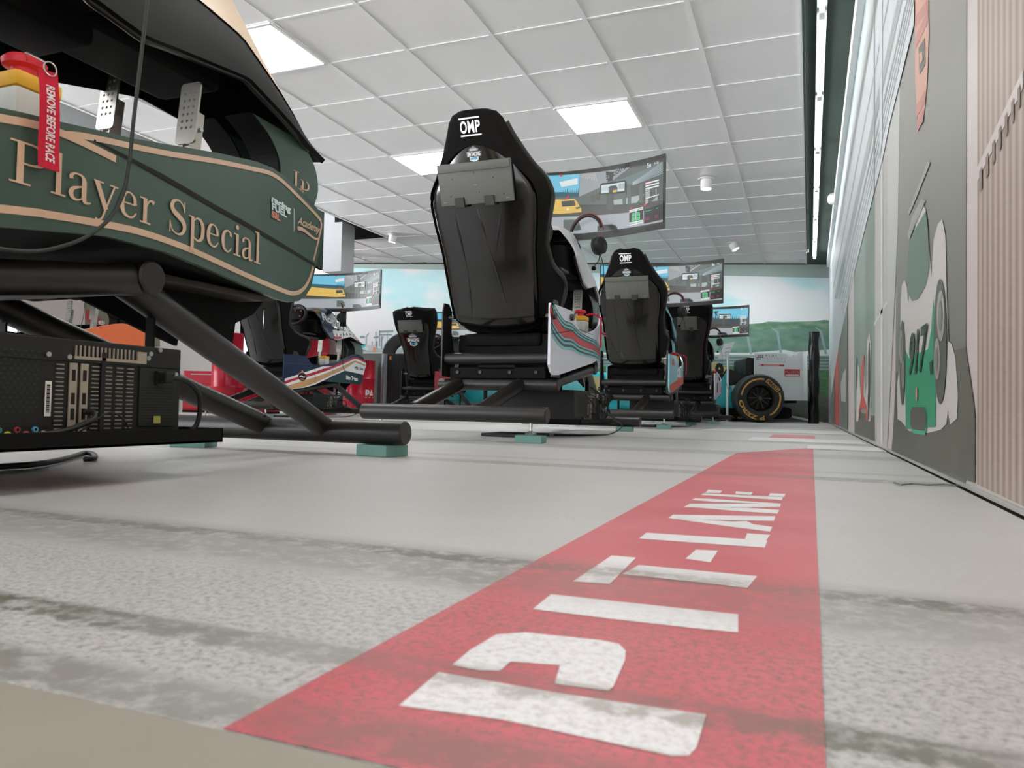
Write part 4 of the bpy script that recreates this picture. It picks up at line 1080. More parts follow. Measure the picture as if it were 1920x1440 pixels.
LIV = {
    'A': dict(body=mat('dark green body panel', (58, 82, 70), 0.42, coat=0.15, k=1.15), body2=None, cowl=mat('black green cowl', (5, 9, 7), 0.6, spec=0.2, k=1.0), rim=mat('cream cowl edge stripe', (224, 190, 160), 0.35, k=1.4), leg=mat('dark green body panel', (58, 82, 70))),
    'B': dict(body=mat('white body panel', (206, 210, 220), 0.35, coat=0.3), cowl=mat('white cowl', (214, 216, 220), 0.35, coat=0.3), rim=mat('white cowl', (214, 216, 220)), leg=mat('grey green cowl leg', (92, 104, 98), 0.4)),
    'C': dict(body=mat('pale blue body panel', (130, 188, 204), 0.35, coat=0.3), cowl=mat('pale blue cowl', (130, 188, 204), 0.35, coat=0.3), rim=mat('pale blue cowl', (130, 188, 204)), leg=mat('pale blue cowl', (130, 188, 204))),
    'D': dict(body=mat('white body panel', (206, 210, 220)), cowl=mat('white cowl', (214, 216, 220)), rim=mat('white cowl', (214, 216, 220)), leg=mat('grey green cowl leg', (92, 104, 98))),
    'E': dict(body=mat('navy body panel', (22, 40, 72), 0.3, coat=0.4, k=1.1), cowl=mat('navy cowl', (24, 42, 74), 0.25, coat=0.5, k=1.1), rim=mat('navy cowl', (24, 42, 74)), leg=mat('grey green cowl leg', (92, 104, 98))),
    'F': dict(body=mat('red body panel', (168, 40, 52), 0.35), cowl=mat('black green cowl', (22, 30, 26)), rim=mat('black green cowl', (22, 30, 26)), leg=mat('black green cowl', (22, 30, 26))),
    'G': dict(body=mat('orange body panel', (214, 104, 56), 0.35), cowl=mat('black green cowl', (22, 30, 26)), rim=mat('black green cowl', (22, 30, 26)), leg=mat('black green cowl', (22, 30, 26))),
}
CREAM = mat('cream pinstripe', (202, 172, 144), 0.3, metal=0.0, coat=0.3, k=1.25)

def rig(key, rx, label, kind=1, detail=2):
    ry = DY[key]; L = LIV[key]
    root = empty('racing_simulator', (rx, ry, 0), label, 'racing simulator', 'racing simulator cockpits in two rows')
    # --- steel tube frame
    fr = MB()
    fr.pipe((-0.53, -0.03, 0.136), (0.505, -0.03, 0.136), 0.041)
    fr.build('rear_crossbar', BLK, root, True)
    MB().pipe((-0.55, 2.42, 0.078), (0.445, 2.42, 0.078), 0.040).build('front_crossbar', BLK, root, True)
    MB().pipe((-0.375, 0.55, 0.300), (0.372, 0.55, 0.300), 0.034).build('upper_crossbar', BLK, root, True)
    MB().pipe((-0.335, 0.55, 0.452), (0.335, 0.55, 0.452), 0.034).build('seat_crossbar', BLK, root, True)
    MB().pipe((-0.335, 1.475, 0.440), (0.335, 1.475, 0.440), 0.036).build('middle_crossbar', BLK, root, True)
    for x in (-0.24, 0.14): MB().tube([(x, -0.01, 0.15), (x, 0.54, 0.30)], 0.038, 28).build('rear_strut', BLK, root, True)
    for s in (-1, 1):
        MB().tube([(s * 0.295, 0.55, 0.300), (s * 0.295, 1.475, 0.435)], 0.034, 28).build('side_tube', BLK, root, True)
        MB().tube([(s * 0.265, 1.46, 0.43), (s * 0.125 , 2.41, 0.092)], 0.037, 28).build('front_strut', BLK, root, True)
        wl_ = MB()
        for k in range(10):
            a = k * 0.62
            wl_.lathe([(0, -0.006), (0.006, 0), (0, 0.006)], (s * 0.125 + 0.038 * math.cos(a), 2.40 - 0.035 * abs(math.sin(a)), 0.112 + 0.02 * math.sin(a)), (0, 0, 1), 6)
        wl_.build('weld_bead', mat('weld bead', (52, 60, 56), 0.4, 0.3, k=1), root, True)
    pl = MB().box(-0.30, 0.295, 0.535, 0.55, 0.338, 0.40, 0.002).box(-0.12, 0.11, 0.535, 0.55, 0.39, 0.415, 0.002)
    pl.build('cross_plate', BLK2, root)
    bo_ = MB()
    for x in (-0.25, -0.105, 0.08, 0.24): bo_.lathe([(0, -0.008), (0.010, -0.008), (0.011, 0.0), (0, 0.0)], (x, 0.535, 0.372), (0, 1, 0), 12)
    bo_.build('bolt', mat('dark bolt head', (60, 60, 58), 0.35, 0.6, k=1), root)
    # jack foot under the rear crossbar
    jf = MB().lathe([(0.0, 0.036), (0.026, 0.038), (0.03, 0.046), (0.01, 0.056), (0.008, 0.06), (0.008, 0.10), (0.0, 0.10)], (0.42, -0.03, 0), (0, 0, 1), 16)
    jf.build('levelling_foot', CHROME, root, True)
    jf = MB().lathe([(0.0, 0.0), (0.026, 0.002), (0.03, 0.01), (0.01, 0.02), (0.008, 0.03), (0.008, 0.10), (0.0, 0.10)], (-0.42, -0.03, 0), (0, 0, 1), 16)
    jf.build('levelling_foot', CHROME, root, True)
    # side brackets of the seat
    for s in (-1, 1):
        poly = [(0.50, 0.345), (0.64, 0.345), (0.68, 0.44), (0.62, 0.62), (0.62, 0.74), (0.58, 0.78), (0.52, 0.78), (0.50, 0.72)]
        MB().prism(poly, lambda u, v, w_: Vector((s * (0.338 + w_), u, v)), 0.008).build('seat_bracket', BLK, root)
    MB().pipe((-0.34, 0.58, 0.70), (-0.24, 0.58, 0.70), 0.012).pipe((0.24, 0.58, 0.70), (0.34, 0.58, 0.70), 0.012).build('bracket_pin', CHROME, root, True)
    # --- body
    pm = MB(); panel_mesh(pm, 1); body = pm.build('side_panel', [L['body'], BLK2], root, True)
    pm = MB(); panel_mesh(pm, -1, True, 1.0); pm.build('side_panel', [L['body'], BLK2], root, True)
    # undertray between the panels
    ut = MB(); ys = [0.62 + i * 0.06 for i in range(29)]
    for off in (0.004, 0.02):
        pass
    P = []
    for y in ys:
        x = panX(y) - 0.015; z = interp(BOT, y) + 0.006
        P += [(-x, y, z), (x, y, z), (x, y, z + 0.008), (-x, y, z + 0.008)]
    fs = []
    for i in range(len(ys) - 1):
        for k in range(4): fs.append((i * 4 + k, i * 4 + (k + 1) % 4, i * 4 + 4 + (k + 1) % 4, i * 4 + 4 + k))
    fs += [(0, 1, 2, 3), tuple(len(P) - 4 + k for k in (3, 2, 1, 0))]
    ut.add(P, fs).build('undertray', BLK2, root)
    # gusset plates and keel hanging under the nose
    MB().prism([(1.55, 0.49), (2.10, 0.478), (2.06, 0.435), (1.985, 0.40), (1.976, 0.335), (1.86, 0.365), (1.62, 0.44)], lambda u, v, w_: Vector((0.10 + w_, u, v)), 0.012).prism([(1.55, 0.49), (2.10, 0.478), (2.06, 0.435), (1.985, 0.40), (1.976, 0.335), (1.86, 0.365), (1.62, 0.44)], lambda u, v, w_: Vector((-0.11 + w_, u, v)), 0.012).build('gusset', BLK2, root)
    MB().box(-0.16, 0.2, 1.6, 2.0, 0.463, 0.482, 0.004).build('pedal_plate', mat('brown pedal plate', (60, 54, 48), 0.5, k=1), root)  # plate in one even brown under the nose
    # pedals
    pedal(root, 0.10, 1.78, 0.865); pedal(root, -0.2, 1.78, 0.94 if key == 'A' else 0.87)
    MB().box(-0.30, 0.19, 1.80, 1.88, 0.60, 0.76, 0.004).box(-0.27, -0.11, 1.8, 1.84, 0.72, 0.80, 0.003).build('pedal_box', mat('grey pedal box', (120, 116, 112), 0.5, k=1), root)
    # emergency stop box
    ex, ey = 0.30, 1.19
    es = MB().box(ex - 0.045, ex + 0.045, ey - 0.045, ey + 0.045, 0.655, 0.735, 0.008).build('stop_switch_box', mat('pale grey switch box', (190, 194, 186), 0.5), root, True)
    MB().box(ex - 0.046, ex + 0.046, ey - 0.046, ey + 0.046, 0.735, 0.765, 0.008).build('yellow_lid', mat('yellow switch lid', (232, 168, 44), 0.45), es, True)
    MB().lathe([(0, 0), (0.022, 0), (0.022, 0.02), (0.036, 0.024), (0.038, 0.034), (0.030, 0.042), (0, 0.044)], (ex, ey, 0.764), (0, 0, 1), 28).build('stop_button', mat('red stop button', (200, 44, 58), 0.4), es, True)
    # --- cowl
    TL = 0.09 if key == 'A' else 0.0
    cw = surf(cowl_shape(0.0, 1.14, TL), 0.012).build('cowl', [L['cowl'], BLK2], root, True)
    rimpts = [r[-1] + Vector((0.003, 0, 0)) for r in cowl_shape()]
    MB().tube(smoothline([Vector((interp(COWLW, y) - 0.02, y, interp(COWLB, y) + 0.0)) for y in [1.15 + 0.05 * i for i in range(24)]], 2), 0.010, 8).build('edge_lip', BLK, cw, True)
    if key == 'A':
        rr = cowl_shape(0.004, 1.14, TL)
        mb = MB(); rows = [[r[k] for k in range(13, 22)] for r in rr]
        v_ = [p for r in rows for p in r]; n8 = 9
        mb.add(v_, [(j * n8 + i, j * n8 + i + 1, (j + 1) * n8 + i + 1, (j + 1) * n8 + i) for j in range(len(rows) - 1) for i in range(n8 - 1)])
        mb.build('cream_stripe', L['rim'], cw, True)
    for s in (-1, 1):
        outer = [(2.20, 1.03), (2.28, 1.01), (2.33, 0.965), (2.350, 0.91), (2.342, 0.86), (2.29, 0.76), (2.22, 0.68)]
        inner = [(2.06, 0.68), (2.10, 0.76), (2.14, 0.84), (2.155, 0.90), (2.14, 0.95), (2.09, 1.0), (2.02, 1.035)]
        lg = MB().prism([tuple(v[:2]) for v in smoothline([(a, b, 0) for a, b in outer], 4)] + [tuple(v[:2]) for v in smoothline([(a, b, 0) for a, b in inner], 4)], lambda u, v, w_: Vector((s * (0.070 + w_), u, v)), 0.050)
        lg.build('cowl_leg', L['leg'], root)
        MB().prism([tuple(v[:2]) for v in smoothline([(a, b, 0) for a, b in inner], 4)] + [(a + 0.012, b) for a, b in reversed(inner)], lambda u, v, w_: Vector((s * (0.02 + w_), u - 0.010, v)), 0.098).build('leg_inner_face', BLK2, root)
    # dashboard with wheel
    db = MB().box(-0.22, 0.22, 1.08, 1.46, 1.05, 1.22, 0.03).box(-0.10, 0.10, 1.0, 1.5, 1.0, 1.28, 0.02).build('dashboard', BLK2, root, True)
    MB().box(-0.11, 0.11, 1.4, 1.9, 1.05, 1.16, 0.02).build('steering_column_housing', BLK2, root)
    wc = Vector((0, 0.98, 1.27)); ax = Vector((0, -1, 0.30)).normalized()
    sw = MB(); a_ = Vector((1, 0, 0)); b_ = ax.cross(a_)
    pts = []
    for k in range(33):
        an = 2 * pi * k / 32
        pts.append(wc + a_ * 0.155 * math.cos(an) + b_ * 0.125 * math.sin(an))
    wm = sw.tube(pts, 0.018, 12, cap=False).build('steering_wheel', mat('suede wheel rim', (44, 38, 34), 0.7, k=1.0), root, True)
    Mw = Matrix.Translation(wc) @ Matrix(((a_.x, b_.x, ax.x), (a_.y, b_.y, ax.y), (a_.z, b_.z, ax.z))).to_4x4()
    MB().box(-0.12, 0.12, -0.07, 0.07, -0.02, 0.015, 0.012, M=Mw).build('wheel_hub', BLK2, wm, True)
    MB().tube([wc, wc - ax * 0.16], 0.03, 16).build('wheel_shaft', BLK2, wm, True)
    bt = MB()
    for (x, y) in ((-0.09, 0.04), (0.09, 0.04), (-0.09, -0.03), (0.09, -0.03), (0, 0.05)): bt.lathe([(0, 0.024), (0.009, 0.024), (0.009, 0.01)], Mw @ Vector((x, y, 0)), ax, 12)
    bt.build('wheel_button', mat('red wheel button', (200, 70, 50), 0.4), wm)
    # paddle / lever cluster on the right
    MB().box(0.18, 0.26, 0.9, 1.06, 1.02, 1.035, 0.004).box(0.12, 0.2, 0.95, 1.2, 0.97, 1.0, 0.004).build('button_shelf', BLK, root)
    build_seat(root, kind, key)
    # computer tray
    ty = MB().box(-0.30, 0.41, 0.86, 1.62, 0.076, 0.082, 0.001)
    for (a, b, c, d) in ((-0.30, 0.41, 0.86, 0.864), (-0.30, 0.41, 1.616, 1.62), (-0.30, -0.296, 0.86, 1.62), (0.406, 0.41, 0.86, 1.62)): ty.box(a, b, c, d, 0.076, 0.108)
    for (a, b) in ((-0.25, 0.95), (0.25, 0.95), (-0.25, 1.55), (0.25, 1.55)): ty.box(a - 0.012, a + 0.012, b - 0.003, b + 0.003, 0.08, 0.44 if b > 1.2 else 0.36)
    ty.build('computer_tray', BLK2, root)
    monitor(root, xc=0.085 if key != 'E' else 0.30, half=0.70, sky=(key == 'D'), yc=1.62 if key != 'E' else 1.5)
    return root, body, cw

def headphones(rx, ry, label, x=0.23, y=1.53, z=1.385, cable=True):
    t = empty('headphones', (rx + x, ry + y, z), label, 'headphones')
    R_ = 0.130
    arc = [Vector((R_ * math.cos(a), 0.0, R_ * 0.95 * math.sin(a))) for a in [math.radians(-12 + 204 * k / 24) for k in range(25)]]
    tw = Matrix.Rotation(math.radians(-20), 4, 'Z')
    arc = [tw @ v for v in arc]
    MB().tube(arc[3:22], 0.012, 10).build('headband', mat('dark leather headband', (36, 26, 24), 0.5, k=1), t, True)
    MB().tube([v * 1.10 for v in arc[2:23]], 0.004, 8).build('headband_trim', mat('red headband trim', (130, 40, 34), 0.4), t, True)
    for s in (-1, 1):
        c = tw @ Vector((s * 0.115, 0, -0.10))
        ax = tw @ Vector((s, 0, 0.06)).normalized()
        MB().lathe([(0, -0.04), (0.042, -0.04), (0.060, -0.03), (0.063, -0.008), (0.058, -0.004), (0.060, 0.0), (0.058, 0.022), (0.045, 0.034), (0, 0.037)], c, ax, 28).build('ear_cup', mat('black ear cup', (28, 29, 28), 0.5, k=1), t, True)
        MB().tube([arc[1 if s > 0 else 23], arc[0 if s > 0 else 24] + Vector((0, 0, -0.02)), c + ax * 0.026], 0.0035, 8).build('yoke_wire', mat('red yoke wire', (150, 60, 50), 0.4, 0.3), t, True)
    c = tw @ Vector((0.115, 0, -0.15))
    MB().tube(smoothline([c, c + Vector((0.0, -0.01, -0.05)), c + Vector((-0.03, -0.03, -0.10))], 6), 0.003, 8).build('microphone_boom', CABLE, t, True)
    MB().lathe([(0, -0.014), (0.012, -0.012), (0.016, 0), (0.012, 0.012), (0, 0.014)], c + Vector((-0.03, -0.03, -0.11)), (0, 0, 1), 14).build('microphone_foam', FAB, t, True)
    if cable:
        MB().tube(smoothline([c, c + Vector((0.03, 0, -0.1)), c + Vector((0.05, -0.02, -0.35)), c + Vector((0.12, -0.1, -0.62)), c + Vector((0.13, 0.18, -0.70)), c + Vector((0.09, 0.3, -0.66))], 8), 0.0028, 8).build('cable', CABLE, t, True)
    return t

def computer(rx, ry, label, full=True):
    """desktop computer lying on the tray, connector side facing the lane (+x)"""
    x1, y0, y1, z0, z1 = 0.355, 0.92, 1.545, 0.0835, 0.285
    t = empty('desktop_computer', (rx, ry, z0), label, 'desktop computer', 'computers on the rig trays')
    CB = mat('black computer steel', (24, 26, 25), 0.5, k=1.0)
    def B(*a, **k):
        a = list(a); a[4] -= z0; a[5] -= z0
        return MB().box(*a, **k)
    B(-0.12, x1 - 0.004, y0, y1, z0 + 0.001, z1, 0.003).build('case', CB, t)
    SIL = mat('dull silver bracket', (158, 150, 134), 0.5, 0.2, k=1.2)
    SLOT = mat('dark slot', (10, 11, 10), 0.7, k=1)
    X = x1 - 0.003
    def face(pnts): pass
    f = MB(); f.box(X - 0.001, X + 0.004, 1.335, 1.345, 0.0, 0.18); f.box(X - 0.001, X + 0.003, 1.10, 1.54, 0.158, 0.162)
    f.build('case_ridge', CB, t)
    # expansion slot covers
    pb = MB()
    pb.box(X, X + 0.004, 1.275, 1.445, 0.163, 0.169)
    for k in range(15): pb.box(X, X + 0.003, 1.277 + k * 0.0095, 1.2795 + k * 0.0095, 0.169, 0.190)
    pb.box(X, X + 0.004, 1.422, 1.445, 0.169, 0.188)
    pb.build('horizontal_slot_bracket', SIL, t)
    for i, y in enumerate((1.238, 1.315, 1.345, 1.372, 1.398)):
        b = MB()
        for k in range(17): b.box(X, X + 0.003, y, y + 0.016, 0.018 + k * 0.0082, 0.0205 + k * 0.0082)
        b.build('vent_cover', mat('slotted vent cover', (140, 136, 124), 0.5, 0.2, k=1.1), t)
    for i, y in enumerate((1.266, 1.290)):
        b = MB().box(X, X + 0.003, y, y + 0.016, 0.02, 0.155)
        b.build('card_bracket', SIL, t)
        for zz in (0.045, 0.075, 0.12): MB().box(X + 0.003, X + 0.0036, y + 0.004, y + 0.012, zz, zz + 0.022).build('video_port', SLOT, t)
    # power supply with switch and plug
    ps = MB().box(X, X + 0.004, 1.43, 1.525, 0.03, 0.155, 0.001).build('power_supply', mat('power supply mesh', (34, 38, 34), 0.6, k=1), t)
    mm = MB()
    for r in range(14):
        for c in range(16):
            mm.box(X + 0.004, X + 0.0046, 1.433 + c * 0.0056 + (r % 2) * 0.0028, 1.437 + c * 0.0056 + (r % 2) * 0.0028, 0.034 + r * 0.006, 0.0355 + r * 0.006)
    mm.build('vent_mesh', SLOT, ps)
    MB().box(X + 0.003, X + 0.012, 1.468, 1.49, 0.118, 0.150, 0.003).box(X + 0.01, X + 0.04, 1.466, 1.488, 0.124, 0.148, 0.005).build('power_plug', CABLE, ps)
    # IO shield
    io = MB().box(X, X + 0.003, 1.08, 1.225, 0.012, 0.034).build('port_panel', SLOT, t)
    for k, cc in enumerate(((60, 160, 170), (200, 200, 70), (150, 60, 60), (210, 120, 90), (90, 160, 200), (190, 200, 170))):
        MB().lathe([(0.003, 0.006), (0.0052, 0.006), (0.0052, 0.0), (0.003, 0.0)], (X + 0.002, 1.13 + 0.017 * k, 0.028 - 0.008 * (k % 2)), (1, 0, 0), 12).build('audio_socket', mat('audio socket %d' % k, cc, 0.4), io)
    # fan grille
    gr = MB()
    for r in range(14):
        for c in range(18): gr.box(X, X + 0.001, 0.98 + c * 0.0125 + (r % 2) * 0.006, 0.987 + c * 0.0125 + (r % 2) * 0.006, 0.06 + r * 0.0085, 0.0615 + r * 0.0085)
    gr.build('fan_grille', mat('grille glint', (44, 60, 52), 0.5, k=1), t)
    lb = Paint(lambda u, v, l: Vector((X + 0.0008 + 0.0003 * l, u, v)))
    lb.rect(1.218, 0.052, 1.231, 0.118, mat('white barcode label', (206, 206, 200), 0.6), 0)
    for k in range(22): lb.rect(1.221, 0.058 + k * 0.0025, 1.228, 0.0592 + k * 0.0025 + 0.0006 * (k % 3), SLOT, 1)
    lb.rect(1.466, 0.036, 1.485, 0.052, mat('yellow warning label', (150, 150, 70), 0.6), 20)
    lb.build('barcode_label', t)
    sc_ = MB()
    for (y, z) in ((1.222, 0.168), (1.265, 0.166), (1.452, 0.176), (1.458, 0.186), (1.483, 0.196), (1.53, 0.145)): sc_.lathe([(0, 0.003), (0.005, 0.003), (0.0055, 0.0)], (X, y, z), (1, 0, 0), 12)
    sc_.build('case_screw', CHROME, t)
    for pts in ([(X + 0.03, 1.48, 0.136), (X + 0.05, 1.51, 0.13), (X + 0.05, 1.55, 0.10), (X + 0.035, 1.565, 0.04), (X + 0.02, 1.545, 0.006)],
                [(X + 0.02, 0.95, 0.02), (X + 0.025, 1.10, 0.018), (X + 0.03, 1.22, 0.022), (X + 0.035, 1.29, 0.045), (X + 0.02, 1.305, 0.06), (X + 0.004, 1.30, 0.06)],
                [(X + 0.02, 0.95, 0.006), (X + 0.03, 1.15, 0.008), (X + 0.03, 1.25, 0.014), (X + 0.035, 1.33, 0.06), (X + 0.03, 1.38, 0.03), (X + 0.025, 1.36, 0.006)]):
        MB().tube(smoothline(pts, 8), 0.0055 if pts[0][1] != 0.95 or pts[0][2] == 0.02 else 0.0018, 10).build('cable', CABLE, t, True)
    t.location = (rx, ry, z0)
    return t

def block(x, y, label, rz=0.0):
    o = MB().box(-0.065, 0.065, -0.055, 0.055, 0, 0.0365, 0.0015).build('levelling_block', TEALB)
    o.location = (x, y, 0.0005); o.rotation_euler = (0, 0, rz)
    return tag(o, label, 'levelling block', 'blocks under the rig crossbars')

# ================================================================== THE RIGS
RXL = -5.98
A, bodyA, cowlA = rig('A', RX0, 'dark green racing simulator with cream lettering, nearest on the left')
B, bodyB, cowlB = rig('B', RX0, 'white striped racing simulator with the tall black seat in the centre')
C, bodyC, cowlC = rig('C', RX0, 'pale blue and orange racing simulator behind the white striped one')
D, bodyD, cowlD = rig('D', RX0, 'white racing simulator farthest back beside the teal race car', kind=2)
E_, bodyE, cowlE = rig('E', RXL, 'navy racing simulator with red, white and tan stripes, seen from the side')
F_, bodyF, cowlF = rig('F', RXL, 'racing simulator with stickered seat back in front of the far wall, left of centre', kind=2)
G_, bodyG, cowlG = rig('G', RXL, 'orange racing simulator mostly hidden behind the dark green one')

def pan_fn(eps=0.0018):
    return lambda u, v, l: Vector((panX(u) + eps + 0.0009 * l, u, v))
def panel_paint(key, rx): return Paint(pan_fn(), du=0.06)

# --- rig A: pinstripes and lettering
pa = panel_paint('A', RX0)
def lineA(pts, wd, m=CREAM, l=0): pa.band([tuple(p)[:2] for p in smoothline([(a, b, 0) for a, b in pts], 5)], wd, m, l)
lineA([(0.40, 0.380), (1.081, 0.486), (1.172, 0.499), (1.285, 0.512), (1.42, 0.524), (1.60, 0.524), (1.85, 0.513), (2.09, 0.509), (2.18, 0.515), (2.25, 0.54), (2.30, 0.580), (2.335, 0.63)], 0.014)
lineA([(0.60, 0.645), (0.8, 0.610), (0.95, 0.615), (1.075, 0.638), (1.143, 0.650), (1.21, 0.655), (1.33, 0.652)], 0.014)
lineA([(1.20, 0.655), (1.263, 0.672), (1.466, 0.713), (1.7, 0.770), (1.86, 0.806), (1.96, 0.828), (2.02, 0.834), (2.1, 0.832), (2.36, 0.807), (2.395, 0.795), (2.398, 0.775), (2.335, 0.650)], 0.012)
SPL = mat('black panel gap', (12, 14, 12), 0.8, k=1)
pa.band([(1.27, 0.669), (1.47, 0.662), (1.68, 0.652), (1.97, 0.646), (2.35, 0.638)], [0.004, 0.012, 0.013, 0.012, 0.009], SPL, 0)
b0 = P2P(12, 338, RX0, DY['A']); b1 = P2P(488, 497, RX0, DY['A']); t0 = P2P(8, 255, RX0, DY['A']); t1 = P2P(482, 437, RX0, DY['A'])
def fA(u, v):
    # the run narrows with perspective only, so lay the letters out evenly on the panel
    u = u - 0.10 * u * (1 - u)
    y = b0[0] + (b1[0] - b0[0]) * u
    zb = b0[1] + (b1[1] - b0[1]) * u; hh = (t0[1] - b0[1]) + ((t1[1] - b1[1]) - (t0[1] - b0[1])) * u
    return (y + 0.0 * v, zb + hh * v)
serif_text(pa, 'Player Special', fA, CREAM, 2)
def ptext(pnt, s, bl, br, tl, key, rx, m, lay=2, bold=0.02, shear=0.0):
    a = P2P(*bl, rx, DY[key]); b = P2P(*br, rx, DY[key]); c = P2P(*tl, rx, DY[key])
    vs, fs, wd = text2d(s, bold, shear)
    pnt._put([(a[0] + (b[0] - a[0]) * u / wd + (c[0] - a[0]) * v, a[1] + (b[1] - a[1]) * u / wd + (c[1] - a[1]) * v) for u, v in vs], fs, m, lay)
LB = mat('pale logo white', (196, 220, 222), 0.4); LPK = mat('pale logo pink', (214, 140, 124), 0.4)
ptext(pa, 'racing', (507, 377), (543, 399), (508, 366), 'A', RX0, LB, bold=0.05)
ptext(pa, 'FUEL', (508, 392), (536, 408), (508, 380), 'A', RX0, LB, bold=0.04)
ptext(pa, 'SIL', (507, 406), (524, 415), (508, 395), 'A', RX0, LPK, bold=0.04)
q0 = P2P(549.5, 391, RX0, DY['A']); q1 = P2P(549.5, 434, RX0, DY['A']); pa.band([q0, q1], 0.003, LB, 2)
ptext(pa, 'Academy', (556, 419), (598, 438), (557, 405), 'A', RX0, CREAM, bold=0.02, shear=0.35)
sw_ = [P2P(a, b, RX0, DY['A']) for a, b in ((556, 428), (565, 430), (575, 437), (588, 447), (596, 447), (598, 440))]
pa.band([tuple(p)[:2] for p in smoothline([(a, b, 0) for a, b in sw_], 5)], [0.014 - 0.00042 * i for i in range(26)], CREAM, 2)
pa.build('livery_print', bodyA)
# monogram on the leg of the cowl
lgp = Paint(lambda u, v, l: Vector((0.1212 + 0.0008 * l, u, v)))
serif_text(lgp, 'L', lambda u, v: (2.215 + u * 0.05, 0.868 + v * 0.055), CREAM, 1)
serif_text(lgp, 'P', lambda u, v: (2.252 + u * 0.055, 0.846 + v * 0.058), CREAM, 1)
lgp.band([(2.232, 0.868), (2.262, 0.862), (2.264, 0.872)], 0.009, CREAM, 1)
lgp.build('monogram', A)

# --- rig B: red, teal and dark stripes
pb_ = panel_paint('B', RX0)
MR = mat('stripe red', (186, 60, 70), 0.35); MT = mat('stripe teal', (118, 186, 192), 0.35); MD = mat('stripe dark teal', (52, 82, 80), 0.35)
def cB(x, y): return P2P(1010 + x / 9, 540 + y / 9, RX0, DY['B'])
cen = [cB(*p) for p in ((60, 240), (200, 420), (300, 610), (420, 760), (560, 800), (680, 905), (860, 985), (1010, 1080), (1135, 1230))]
cen = smoothline([(max(0.275, a), b, 0) for a, b in cen], 5)
off = [(-0.082, 0.014, MT), (-0.067, 0.014, MD), (-0.052, 0.010, MT), (-0.040, 0.012, MD), (-0.030, 0.008, MT), (0.0, 0.046, MR), (0.030, 0.010, MD), (0.040, 0.009, MT), (0.050, 0.009, MD), (0.060, 0.009, MT), (0.069, 0.007, MD)]
n = len(cen)
for o_, wd, m in off:
    pts = []
    for i, c in enumerate(cen):
        k = i / (n - 1); f = 1.25 - 0.65 * k
        pts.append((c.x, min(max(c.y + o_ * f, interp(BOT, c.x) + 0.01), interp(TOP, c.x) - 0.003)))
    pb_.band(pts, [max(0.002, wd * (1.25 - 0.65 * i / (n - 1))) for i in range(n)], m, 1)
seam = [cB(*p) for p in ((200, 770), (400, 745), (600, 712), (700, 705), (900, 790))]
pb_.band(seam, 0.003, SPL, 2)
pb_.build('livery_print', bodyB)
MB().lathe([(0, -0.012), (0.018, -0.012), (0.02, 0.004), (0, 0.004)], (0.418, 0.62, 0.69), (-1, 0, 0), 14).lathe([(0, -0.012), (0.018, -0.012), (0.02, 0.004), (0, 0.004)], (0.418, 0.30, 0.66), (-1, 0, 0), 14).build('seat_bolt', BLK, bodyB, True)

# --- rig C: pale blue with orange band and roundel
pc_ = panel_paint('C', RX0)
OR = mat('orange red band', (196, 84, 72), 0.35)
pc_.poly([(0.31, 0.372), (0.36, 0.352), (0.42, 0.358), (1.08, 0.458), (1.6, 0.495), (2.1, 0.48), (2.1, 0.55), (1.6, 0.57), (1.08, 0.54), (0.42, 0.44), (0.29, 0.42)], OR, 1)
pc_.ell(0.82, 0.545, 0.11, 0.075, WHITEP, 2); pc_.poly([(0.74, 0.52), (0.9, 0.52), (0.87, 0.455), (0.80, 0.44), (0.76, 0.47)], OR, 3)
pc_.text('60', 0.77, 0.545, 0.045, mat('dark teal numerals', (40, 70, 80)), 3, bold=0.03)
pc_.poly([(0.40, 0.62), (0.56, 0.63), (0.5, 0.70), (0.44, 0.69)], OR, 2)
pc_.build('livery_print', bodyC)
pd_ = panel_paint('D', RX0)
pd_.poly([(1.0, 0.47), (1.5, 0.50), (1.9, 0.50), (1.9, 0.6), (1.5, 0.66), (1.0, 0.55)], MR, 1); pd_.rect(0.5, 0.45, 0.62, 0.6, SPL, 1)
pd_.build('livery_print', bodyD)

# --- rig E: tan, red and white stripes
pe = panel_paint('E', RXL)
def cE(x, y): return P2P(420 + x / 6.4, 640 + y / 6.4, RXL, DY['E'])
TAN = mat('tan stripe', (190, 146, 104), 0.35); RD = mat('crimson stripe', (172, 40, 58), 0.35)
def polE(pts, m, l): pe.poly([cE(*p) for p in pts], m, l)
polE([(728, 448), (880, 400), (1180, 302), (1290, 300), (1420, 250), (1560, 190), (1700, 240), (1706, 285), (1672, 402), (1450, 352), (1290, 420), (1090, 520), (960, 556), (740, 582), (722, 540)], WHITEP, 0)
polE([(724, 478), (880, 428), (1090, 365), (1180, 330), (1290, 300), (1420, 248), (1555, 190), (1600, 192), (1704, 243), (1706, 262), (1595, 212), (1560, 212), (1430, 272), (1300, 325), (1090, 400), (870, 462), (722, 516)], RD, 1)
polE([(722, 543), (880, 495), (1090, 430), (1300, 350), (1420, 300), (1540, 240), (1575, 232), (1704, 283), (1700, 300), (1575, 252), (1550, 262), (1430, 342), (1290, 402), (1090, 498), (950, 548), (738, 584)], TAN, 1)
polE([(1200, 480), (1300, 425), (1450, 358), (1670, 408), (1655, 490), (1632, 520), (1400, 498)], mat('dark teal panel area', (34, 62, 66), 0.35, k=1.1), 1)
ptext(pe, 'Sim Team', (420 + 1460 / 6.4, 640 + 452 / 6.4), (420 + 1600 / 6.4, 640 + 476 / 6.4), (420 + 1462 / 6.4, 640 + 408 / 6.4), 'E', RXL, WHITEP, 3, bold=0.05)
